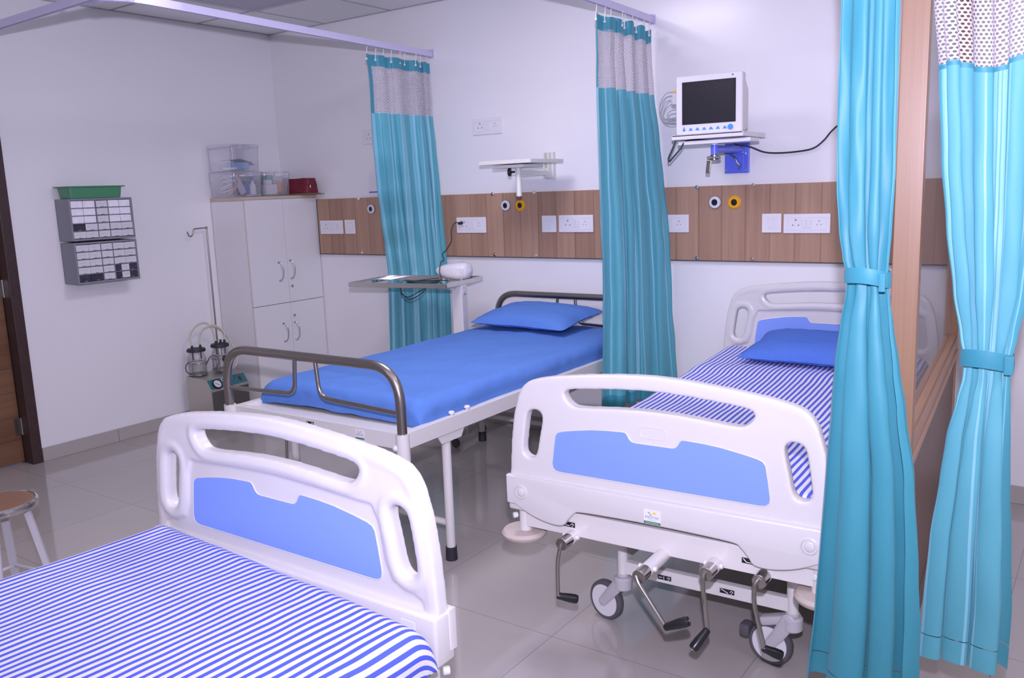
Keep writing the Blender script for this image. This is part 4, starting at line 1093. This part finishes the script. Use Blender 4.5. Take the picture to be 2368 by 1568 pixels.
# ================================================================== DRAWER ORGANISERS ON THE LEFT WALL
def organiser(z0, z1, y0, y1, label, spec):
    t = thing('drawer_organiser', label, 'drawer organiser', (.001, (y0+y1)/2, z0), 0, None)
    wd, ht, dp = y1-y0, z1-z0, .150
    m = MB(); e = .011
    m.bx(0, .004, -wd/2, wd/2, 0, ht); m.bx(0, dp, -wd/2, -wd/2+e, 0, ht, .002); m.bx(0, dp, wd/2-e, wd/2, 0, ht, .002)
    m.bx(0, dp, -wd/2+e, wd/2-e, 0, e, .001); m.bx(0, dp, -wd/2+e, wd/2-e, ht-e, ht, .001)
    iw = wd-2*e; cb = [(-iw/2, -iw/2+iw*.40), (-iw/2+iw*.415, -iw/2+iw*.60), (-iw/2+iw*.615, iw/2)]
    for a, b in ((cb[0][1], cb[1][0]), (cb[1][1], cb[2][0])): m.bx(0, dp-.002, a, b, e, ht-e)
    rh = (ht-2*e)/5
    for r in range(1, 5): m.bx(0, dp-.002, -iw/2, iw/2, e+rh*r-.0016, e+rh*r+.0016)
    m.obj('case', 'grey_cabinet', t, smooth=False)
    for r in range(5):
        zc = ht-e-rh*(r+.5)
        for ci, (a, b) in enumerate(cb):
            k = 1 if ci == 1 else 2
            for j in range(k):
                ya = a+(b-a)*j/k+.0015; yb = a+(b-a)*(j+1)/k-.0015
                kind = spec[r][ci*2-(1 if ci == 2 else 0)+j]
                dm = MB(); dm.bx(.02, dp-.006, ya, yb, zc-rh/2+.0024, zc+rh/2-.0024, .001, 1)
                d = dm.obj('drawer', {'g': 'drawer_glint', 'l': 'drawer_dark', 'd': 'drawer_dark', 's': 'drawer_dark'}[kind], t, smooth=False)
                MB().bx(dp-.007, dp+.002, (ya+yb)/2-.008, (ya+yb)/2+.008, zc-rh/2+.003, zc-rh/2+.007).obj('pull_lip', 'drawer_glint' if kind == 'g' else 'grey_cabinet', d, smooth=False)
                if kind in 'ls':
                    sh = .0 if kind == 'l' else (-.012 if j == 1 else .02)
                    la, lb = (ya-.0008+sh, yb+.0008+sh) if kind == 'l' else (ya+.018+sh, yb-.0+sh)
                    tl = (rnd.random()-.5)*.04
                    MB().box((dp-.0035, (la+lb)/2, zc), (.001, lb-la, rh-.007), 0, Matrix.Rotation(tl, 3, 'X')).obj('label_card', 'label_card', d, smooth=False)
                    sc = MB(); nn = rnd.randint(12, 20); y_a = la+.010; span = (lb-la)*.62
                    pts = [(dp-.0028, y_a+span*q/nn, zc+.002+(rnd.random()-.5)*.009+tl*(span*q/nn-span/2)) for q in range(nn)]
                    sc.tube(pts, .00032, 4); sc.obj('handwriting', 'pen_ink', d, smooth=False)
    return t
plain('drawer_glint', (.90, .89, .93), rough=.12, var=.12, scale=45)  # flash glint on clear drawer fronts, put into a pale base colour
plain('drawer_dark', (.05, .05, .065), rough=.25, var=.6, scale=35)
organiser(1.264, 1.505, -1.671, -1.282, 'upper grey small-parts drawer cabinet on the left wall, under the green tray', [['g', 'g', 'l', 'g', 'g'], ['g', 'g', 'l', 'g', 'g'], ['g', 'g', 'l', 'g', 'g'], ['d', 'l', 'l', 'l', 'l'], ['l', 'l', 'l', 'l', 'l']])
organiser(1.014, 1.254, -1.669, -1.281, 'lower grey small-parts drawer cabinet on the left wall with white labels', [['l', 'l', 'l', 'l', 'l'], ['l', 'l', 'l', 'l', 'l'], ['l', 'l', 'l', 'l', 'l'], ['l', 'l', 'l', 's', 'd'], ['d', 'd', 'l', 's', 'd']])
# green tray
t = thing('plastic_tray', 'green plastic tray with flared rim on top of the upper drawer cabinet', 'tray', (.082, -1.497, 1.5062), 0)
def rr(sx, sy, z, r, n=6):
    pts = []
    for qx, qy, a0 in ((1, 1, 0), (-1, 1, PI/2), (-1, -1, PI), (1, -1, 1.5*PI)):
        for k in range(n+1):
            a = a0+PI/2*k/n; pts.append((qx*(sx-r)+r*math.cos(a), qy*(sy-r)+r*math.sin(a), z))
    return pts
def loft(rings, cb=True, ct=False):
    m = MB(); n = len(rings[0]); fs = []
    for i in range(len(rings)-1):
        for k in range(n): fs.append((i*n+k, i*n+(k+1) % n, (i+1)*n+(k+1) % n, (i+1)*n+k))
    if cb: fs.append(tuple(reversed(range(n))))
    if ct: fs.append(tuple((len(rings)-1)*n+k for k in range(n)))
    return m.add([p for r in rings for p in r], fs)
loft([rr(.058, .154, 0, .016), rr(.061, .157, .004, .018), rr(.068, .165, .066, .02), rr(.079, .180, .070, .012), rr(.079, .180, .065, .012), rr(.0775, .1785, .0645, .012)]).obj('tray_body', 'green_plastic', t, recalc=False)
loft([rr(.0655, .163, .066, .02), rr(.056, .150, .004, .015)], False, True).obj('tray_inside', 'green_plastic', t, recalc=False)

# ================================================================== IV POLE AND SUCTION MACHINE
t = thing('iv_pole', 'thin steel IV pole with one hook standing beside the cabinet', 'IV pole', (.058, -.712, 0))
MB().cyl((0, 0, .012), (0, 0, 1.292), .0062, 14).obj('pole', 'steel', t)
MB().lathe([(.030, 0), (.031, .004), (.028, .014), (.010, .018)], 26).obj('base', 'dull_steel', t)
m = MB(); m.sph((0, 0, 1.29), .009); m.tube(smooth_path([(0, 0, 1.29), (.0, -.05, 1.289), (.0, -.092, 1.286), (0, -.104, 1.274), (0, -.108, 1.255), (0, -.120, 1.241), (0, -.137, 1.243), (0, -.146, 1.262), (0, -.148, 1.272)], 6), .0042, 10)
m.obj('hook_arm', 'dull_steel', t)

su = thing('suction_machine', 'steel suction machine with two glass jars and teal control panel standing by the cabinet', 'suction machine', (0, -.85, 0))
prof = [(.095, .065), (.345, .065), (.345, .262), (.298, .326), (.095, .335)]
def ext_xz(poly, y0, y1): return MB().prism(poly, y0, y1)
body = ext_xz(prof, -.150, .150).obj('case', 'brushed_box', su, smooth=False)
MB().bx(.3448, .3465, -.142, .142, .075, .250).obj('front_panel', 'dark_grey_metal', su, smooth=False)
pd = Vector((.047, 0, -.064)).normalized(); pn = Vector((.064, 0, .047)).normalized()
pc = Vector((.3215, 0, .294))+pn*.0012
Mp = Matrix((Vector((0, 1, 0)), -pd, pn)).transposed().to_4x4(); Mp.translation = pc
cp = MB().box((0, 0, 0), (.284, .070, .0024), 0, None, 1, Mp).obj('control_panel', 'teal_panel', su, smooth=False)
gm = MB().lathe([(.034, 0), (.036, .006), (.033, .012), (.027, .012), (.027, .008)], 32, Mp @ Matrix.Translation((-.088, -.006, .001))).obj('gauge_rim', 'black_plastic', cp)
MB().lathe([(.0, .0085), (.027, .0085)], 30, Mp @ Matrix.Translation((-.088, -.006, .001)), cap=False).obj('gauge_dial', 'label_card', cp)
MB().box((-.088, -.008, .0102), (.003, .034, .0008), 0, Matrix.Rotation(.9, 3, 'Z'), 1, Mp).obj('gauge_needle', 'black_plastic', cp, smooth=False)
text_mesh('OT-2', .034, Mp @ Matrix.Translation((.0, .018, .0016)), 'sticker_white', cp, 'painted_lettering', .0002, sx=1.15)
MB().box((.095, .0, .004), (.018, .030, .008), .002, None, 2, Mp).obj('rocker_switch', 'maroon_cloth', cp)
for (cx, cy) in ((.115, -.13), (.325, -.13), (.115, .13), (.325, .13)):
    k = MB(); k.cyl((cx, cy-.011, .022), (cx, cy+.011, .022), .022, 22, bev=.004); cs = k.obj('castor_wheel', 'black_rubber', su)
    MB().bx(cx-.014, cx+.014, cy-.016, cy+.016, .03, .066, .003).obj('castor_fork', 'black_plastic', cs)
def jar(x, y, z, nozzles):
    j = MB().lathe([(.046, 0), (.055, .004), (.058, .012), (.058, .115), (.054, .132), (.046, .145), (.046, .165)], 36, Matrix.Translation((x, y, z)), cap=False).obj('glass_jar', 'jar_glass', su, recalc=False)
    MB().lathe([(.0, .003), (.0545, .003), (.056, .010), (.056, .014), (.0, .014)], 32, Matrix.Translation((x, y, z))).obj('jar_base', 'dark_grey_metal', j)
    MB().lathe([(.048, .160), (.059, .163), (.060, .172), (.056, .181), (.03, .183)], 32, Matrix.Translation((x, y, z))).obj('jar_lid', 'black_rubber', j)
    for nx, ny, hh in nozzles:
        n = MB(); n.cyl((x+nx, y+ny, z+.178), (x+nx, y+ny, z+.178+hh), .0095, 14, r2=.007); n.cyl((x+nx, y+ny, z+.11), (x+nx, y+ny, z+.179), .005, 10)
        n.obj('jar_nozzle', 'black_rubber', j)
    r = MB()
    for hz in (.012, .088): r.tube([(x+.0605*math.cos(a), y+.0605*math.sin(a), z+hz) for a in [2*PI*k/32 for k in range(32)]], .0028, 8, closed=True)
    for a in (.3, 1.9, 3.5, 5.1): r.tube([(x+.0605*math.cos(a), y+.0605*math.sin(a), z+.012), (x+.0605*math.cos(a), y+.0605*math.sin(a), z+.088)], .0022, 6)
    r.obj('jar_holder', 'steel', j)
    return j
jz = .332
jar(.135, -.085, jz, [(0, -.028, .026), (.012, .026, .026)])
jar(.190, .060, jz+.012, [(0, -.028, .024), (.01, .002, .032), (.012, .030, .026)])
def hose(pts, name='hose', mat='tube_clear', r=.0055): MB().tube(smooth_path(pts, 9), r, 10).obj(name, mat, su)
hose([(.135, -.113, jz+.20), (.12, -.11, jz+.27), (.11, -.05, jz+.325), (.12, .02, jz+.335), (.15, .045, jz+.28), (.19, .034, jz+.215)])
hose([(.147, -.059, jz+.20), (.14, -.055, jz+.26), (.14, -.01, jz+.305), (.15, .07, jz+.30), (.18, .14, jz+.22), (.22, .165, jz+.10), (.22, .15, jz+.03), (.22, .10, jz+.012)])
hose([(.202, .09, jz+.22), (.19, .10, jz+.27), (.16, .06, jz+.315), (.13, .02, jz+.32)])
hose([(.13, -.14, jz+.10), (.13, -.168, jz+.08), (.13, -.165, jz+.04), (.15, -.13, jz+.01)], 'thin_lead', 'cord_black', .0025)
hose([(.19, -.06, jz+.07), (.2, -.03, jz+.12), (.21, .0, jz+.125), (.22, .02, jz+.09), (.21, .0, jz+.03)], 'thin_lead', 'cord_black', .0025)
MB().sph((.255, .045, jz+.10), .021, .75, 1, 1).obj('filter_knob', 'black_rubber', su)

# ================================================================== OVERBED TABLE, NEBULISER
t = thing('overbed_table', 'overbed table with shiny steel tray top left of the steel cot, before the far curtain', 'table', (1.655, -.444, 0), math.radians(9.4))
TZ = .946
m = MB(); w_, d_ = .328, .216
m.bx(-w_, w_, -d_, d_, TZ, TZ+.003)
for q in (-1, 1): m.bx(-w_, w_, q*d_-.006, q*d_+.006, TZ-.008, TZ+.018, .002); m.bx(q*w_-.006, q*w_+.006, -d_, d_, TZ-.008, TZ+.018, .002)
m.obj('tray_top', 'mirror_steel', t)
m = MB(); m.bx(-.10, .30, -.03, .03, TZ-.035, TZ-.008, .003); m.bx(.20, .30, -.09, .05, TZ-.03, TZ-.008, .003); m.obj('tray_arm', 'white_enamel', t)
col = MB().bx(.268, .338, -.055, .005, .10, TZ-.008, .004).obj('column', 'white_enamel', t)
m = MB(); m.bx(-.28, .335, -.055, -.005, .055, .10, .004); m.bx(.283, .323, -.16, .20, .055, .09, .004); m.bx(-.30, -.262, -.16, .16, .055, .09, .004); m.obj('base_frame', 'white_enamel', t)
for cx, cy in ((.303, -.15), (.303, .185), (-.281, -.15), (-.281, .15)):
    MB().cyl((cx, cy-.01, .026), (cx, cy+.01, .026), .026, 20, bev=.004).obj('castor_wheel', 'dark_rubber', t)
maker_sticker(t, (.3386, -.026, TZ-.05), (1, 0, 0), .034, full=False)

NX, NY = 1.835, -.315
nb = thing('nebuliser', 'white rounded nebuliser machine standing on the steel tray table', 'nebuliser', (NX, NY, TZ+.0035), math.radians(10))
def neb(u, v):
    a = 2*PI*u; x = lerp(-.118, .118, v)
    k = (1-abs(2*v-1)**(2.4 if v < .5 else 7))**.5; kk = .60+.40*min(1, v*1.5)
    sy = .066*k*kk; sz = .052*k*kk
    ca, sa = math.cos(a), math.sin(a)
    return (x, sy*math.copysign(abs(ca)**.75, ca), .052+sz*math.copysign(abs(sa)**.75, sa)*(1 if sa > 0 else .96)+.004)
m = MB().grid(40, 30, neb); m.obj('housing', 'switch_white', nb, ang=180)
g = MB()
for k in range(6): g.bx(.052+.009*k, .056+.009*k, -.066, -.0625, .035, .075)
g.obj('vent_grille', 'light_plastic', nb, smooth=False)
m = MB()
for q in (-1, 1):
    for x in (-.05, .07): m.cyl((x, q*.03, 0), (x, q*.03, .012), .008, 10)
m.obj('foot', 'grey_plastic', nb)
m = MB(); m.tube(smooth_path([(1.685-NX, -.035-NY, 1.268-TZ), (1.650-NX, -.047-NY, .325), (1.630-NX, -.062-NY, .28), (1.65-NX, -.09-NY, .22), (-.165, .15, .17), (-.125, .06, .15), (-.05, -.02, .12), (-.045, -.055, .112), (-.04, -.078, .06), (-.03, -.082, .008), (-.10, -.09, .004), (-.19, -.12, .004), (-.24, -.15, .004), (-.16, -.17, .004), (-.10, -.16, .004), (-.02, -.12, .004)], 8), .0030, 8)
cord = m
Rn = Matrix.Rotation(-math.radians(10), 4, 'Z')
cord.v[:] = [Rn @ v for v in cord.v]
cord.obj('power_cord', 'cord_black', nb)
pl = MB(); pl.cyl((1.690-NX, -.030-NY, 1.27-TZ), (1.690-NX, -.058-NY, 1.268-TZ), .011, 14, r2=.008); pl.v[:] = [Rn @ v for v in pl.v]; pl.obj('plug', 'black_plastic', nb)
m = MB()
for dz, dx in ((0, 0), (-.012, .015)):
    m.tube(smooth_path([(-.06, -.07, .02), (-.17, -.15, .012), (-.225, -.20, .016), (-.235, -.215, -.02+dz), (-.225+dx, -.222, -.06+dz), (-.18+dx, -.226, -.075+dz), (-.11+dx, -.225, -.045+dz), (-.05, -.215, -.01), (-.03, -.19, .018), (.02, -.10, .01)], 8), .0026, 8)
m.obj('air_hose', 'cord_black', nb)

# ================================================================== EMPTY MONITOR BRACKET
t = thing('monitor_bracket', 'cream swivel bracket with an empty tray on the wall above the steel cot', 'bracket', (2.331, -.287, 0), math.radians(-2.3))
m = MB(); m.bx(-.172, .172, -.155, .155, 1.604, 1.608); 
for q in (-1, 1): m.bx(-.172, .172, q*.155-.003, q*.155+.003, 1.604, 1.624, .001); m.bx(q*.172-.003, q*.172+.003, -.155, .155, 1.604, 1.624, .001)
m.obj('tray', 'cream_metal', t, smooth=False)
MB().bx(-.105, .105, -.13, .06, 1.582, 1.600, .003).obj('turntable_plate', 'cream_metal', t)
po = MB().cyl((.030, -.07, 1.428), (.030, -.07, 1.592), .0155, 22).obj('pole', 'cream_metal', t)
MB().cyl((.030, -.07, 1.424), (.030, -.07, 1.43), .0158, 20).obj('pole_cap', 'dark_grey_metal', po)
k = MB(); k.cyl((.012, -.078, 1.561), (-.022, -.092, 1.561), .006, 10); k.lathe([(.012, 0), (.0225, .003), (.0235, .012), (.019, .018), (.008, .019)], 22, Matrix.Translation((-.006, -.086, 1.561)) @ Vector((-.92, -.38, 0)).to_track_quat('Z', 'Y').to_matrix().to_4x4()); k.obj('clamp_knob', 'black_plastic', po)
MB().add([(.04, -.085, 1.572), (.04, -.055, 1.572), (.012, .24, 1.566), (-.016, .24, 1.566), (.04, -.085, 1.545), (.04, -.055, 1.545), (.012, .24, 1.54), (-.016, .24, 1.54)], [(0, 1, 2, 3), (7, 6, 5, 4), (0, 4, 5, 1), (1, 5, 6, 2), (2, 6, 7, 3), (3, 7, 4, 0)]).obj('arm', 'cream_metal', t, smooth=False)
m = MB(); m.bx(-.028, .032, .262, .286, 1.520, 1.672, .002); m.bx(-.020, -.010, .235, .264, 1.525, 1.668, .002); m.bx(.010, .020, .235, .264, 1.525, 1.668, .002); m.cyl((-.002, .245, 1.53), (-.002, .245, 1.58), .012, 16); m.obj('wall_plate', 'cream_metal', t)

# ================================================================== PATIENT MONITOR, ITS BRACKET AND CABLES
SZ = 1.690
t = thing('monitor_bracket', 'blue and white swivel wall bracket carrying the patient monitor', 'bracket', (3.455, -.25, 0), 0)
m = MB(); m.bx(-.172, .172, -.155, .150, SZ-.004, SZ, 0)
for q in (-1, 1): m.bx(-.172, .172, q*.152-.003, q*.152+.003, SZ-.020, SZ+.002, .001); m.bx(q*.172-.003, q*.172+.003, -.152, .152, SZ-.020, SZ+.002, .001)
m.obj('tray', 'monitor_case', t, smooth=False)
MB().bx(-.150, .205, -.14, -.02, SZ-.045, SZ-.027, .003).obj('turntable_plate', 'monitor_case', t)
po = MB().cyl((.018, -.10, SZ-.095), (.018, -.10, SZ-.04), .0165, 22).obj('pole', 'bracket_blue', t)
MB().cyl((.018, -.10, SZ-.050), (.018, -.10, SZ-.030), .0175, 22).obj('pole_collar', 'monitor_case', po)
m = MB(); m.cyl((.018, -.10, SZ-.122), (.018, -.10, SZ-.094), .019, 18, bev=.003); m.cyl((.022, -.11, SZ-.108), (.052, -.118, SZ-.112), .008, 12); m.cyl((.01, -.11, SZ-.108), (-.012, -.115, SZ-.112), .008, 12)
m.box((-.004, -.118, SZ-.150), (.022, .008, .062), .003, Matrix.Rotation(.12, 3, 'Y')); m.obj('clamp', 'steel', po)
MB().cyl((.018, -.10, SZ-.070), (.03, .215, SZ-.066), .0175, 20).obj('swivel_arm', 'bracket_blue', t)
m = MB(); m.bx(-.063, .036, .236, .2485, 1.508, 1.668, .002); m.bx(.038, .064, .228, .2485, 1.508, 1.668, .002); m.bx(.0, .045, .20, .238, SZ-.09, SZ-.045, .004)
wp = m.obj('wall_plate', 'bracket_blue', t)
for sx, sz in ((-.054, 1.525), (-.054, 1.60), (.052, 1.522), (.052, 1.60)): MB().cyl((sx, .236 if sx < 0 else .2285, sz), (sx, .231 if sx < 0 else .224, sz), .005, 12).obj('screw', 'chrome', wp)
MB().tube(smooth_path([(-.03, .228, 1.60), (-.005, .222, 1.585), (.008, .224, 1.56), (.02, .230, 1.545), (.012, .233, 1.525)], 6), .0045, 8).obj('cable_hook', 'dull_steel', wp)

mn = thing('patient_monitor', 'white patient monitor with dark screen and blue keys on the wall bracket', 'monitor', (3.448, -.315, SZ+.0025), math.radians(5))
HW, HH = .158, .268
fpts = rr(HW, HH/2, 0, .010, 4)
def back(u): pass
m = MB()
def loftx(secs):
    n = len(secs[0]); vs = [p for s in secs for p in s]; fs = [(i*n+k, i*n+(k+1) % n, (i+1)*n+(k+1) % n, (i+1)*n+k) for i in range(len(secs)-1) for k in range(n)]
    fs += [tuple(reversed(range(n))), tuple((len(secs)-1)*n+k for k in range(n))]; return vs, fs
def sec(y, hw, z0, z1, r): return [(x, y, (z0+z1)/2+z) for x, z, _ in rr(hw, (z1-z0)/2, 0, r, 4)]
vs, fs = loftx([sec(-.060, HW-.004, .004, HH-.004, .008), sec(-.056, HW, 0, HH, .010), sec(-.012, HW, 0, HH, .010), sec(.0, HW-.004, .004, HH-.022, .012), sec(.085, HW-.012, .010, HH-.055, .02), sec(.09, HW-.02, .02, HH-.065, .02)])
m.add(vs, fs); m.obj('housing', 'monitor_case', mn, ang=30)
sc = MB().bx(-.127, .127, -.0635, -.058, .046, .240, .001, 1).obj('screen_bezel', 'black_plastic', mn, smooth=False)
MB().bx(-.118, .118, -.0645, -.0630, .052, .234).obj('screen', 'screen_black', sc, smooth=False)
for i in range(8):
    x = -.118+.0325*i
    if i == 0: k = MB(); k.cyl((x, -.0602, .022), (x, -.0625, .022), .0065, 18); k.cyl((x, -.0602, .032), (x, -.062, .032), .0035, 12)
    elif i == 7: k = MB(); k.cyl((x-.006, -.0602, .024), (x-.006, -.068, .024), .0125, 24, bev=.002)
    else: k = MB().prism([(x-.0105, .018), (x+.0105, .018), (x+.006, .024), (x+.002, .030), (x-.002, .030), (x-.006, .024)], -.0625, -.0600)
    k.obj('key', 'key_blue', mn)
MB().bx(.108, .116, -.0608, -.0598, .253, .258).obj('indicator', 'dark_grey_metal', mn, smooth=False)
q = MB(); q.cyl((-HW-.024, -.035, .205), (-HW+.002, -.035, .205), .0045, 12); q.obj('yellow_connector', 'yellow_plastic', mn)
q = MB(); q.box((-HW-.010, -.035, .168), (.030, .024, .050), .006); q.box((-HW-.022, -.035, .163), (.016, .016, .03), .004); q.obj('lead_connector', 'grey_plastic', mn)
def lead(pts, r=.0022, mat='cord_grey', par=mn, nm='monitor_lead'): return MB().tube(smooth_path(pts, 9), r, 8).obj(nm, mat, par)
E0 = -HW
lead([(E0-.02, -.035, .205), (E0-.06, -.04, .196), (E0-.085, -.045, .15), (E0-.078, -.05, .10), (E0-.05, -.05, .075), (E0+.0, -.04, .068)])
lead([(E0-.02, -.035, .185), (E0-.055, -.045, .176), (E0-.075, -.05, .13), (E0-.072, -.05, .09), (E0-.04, -.05, .062), (E0+.0, -.03, .06)])
lead([(E0-.02, -.035, .168), (E0-.05, -.045, .15), (E0-.066, -.05, .11), (E0-.062, -.05, .085), (E0-.02, -.04, .074), (E0+.0, -.03, .075)])
lead([(E0+.0, -.02, .122), (E0-.03, -.045, .117), (E0-.046, -.05, .095), (E0-.03, -.05, .082), (E0+.0, -.03, .088)])
lead([(E0+.0, -.02, .102), (E0-.026, -.045, .10), (E0-.040, -.05, .090), (E0-.022, -.05, .078), (E0+.0, -.03, .080)])
lead([(E0+.002, .0, .06), (E0-.004, -.01, .03), (E0-.004, -.01, .002), (E0-.004, .0, -.015)], .004, 'cord_black', nm='mains_lead')
pc = MB()
pc.tube(smooth_path([(3.300, -.40, SZ-.022), (3.285, -.405, SZ-.06), (3.268, -.41, SZ-.10), (3.270, -.41, SZ-.118), (3.29, -.41, SZ-.10), (3.325, -.40, SZ-.06), (3.345, -.37, SZ-.024), (3.42, -.28, SZ-.024), (3.47, -.16, SZ-.03), (3.485, -.08, SZ-.045), (3.53, -.04, 1.634), (3.60, -.025, 1.604), (3.68, -.02, 1.596), (3.78, -.02, 1.600), (3.84, -.022, 1.612), (3.885, -.024, 1.645), (3.92, -.026, 1.685), (3.97, -.026, 1.72), (4.06, -.02, 1.74)], 10), .0042, 10)
tag(pc.obj('power_cable', 'cord_black'), 'black power cable looping under the patient monitor and along the wall to the right', 'cable')

# ================================================================== STOOL
t = thing('stool', 'round wooden topped stool with white legs at the left edge of the view', 'stool', (1.892, -2.985, 0), .2)
MB().lathe([(.0, .442), (.118, .442), (.119, .447), (.116, .451), (.0, .452)], 44).obj('seat', 'stool_wood', t)
MB().lathe([(.117, .425), (.127, .426), (.131, .434), (.130, .446), (.122, .4515), (.117, .449)], 44, cap=False).obj('seat_rim', 'chrome', t)
for k in range(4):
    a = PI/4+k*PI/2; c, s = math.cos(a), math.sin(a)
    MB().add([(c*.085-s*q*.0125+c*p*.010, s*.085+c*q*.0125+s*p*.010, .43) for p, q in ((-1, -1), (1, -1), (1, 1), (-1, 1))]+[(c*.165-s*q*.0125+c*p*.010, s*.165+c*q*.0125+s*p*.010, .0) for p, q in ((-1, -1), (1, -1), (1, 1), (-1, 1))],
             [(3, 2, 1, 0), (4, 5, 6, 7), (0, 1, 5, 4), (1, 2, 6, 5), (2, 3, 7, 6), (3, 0, 4, 7)]).obj('leg', 'stool_leg', t, smooth=False)
m = MB(); pts = [(.135*math.cos(PI/4+k*PI/2), .135*math.sin(PI/4+k*PI/2), .16) for k in range(4)]
m.tube(pts, .007, 8, closed=True); m.obj('foot_ring', 'stool_leg', t)
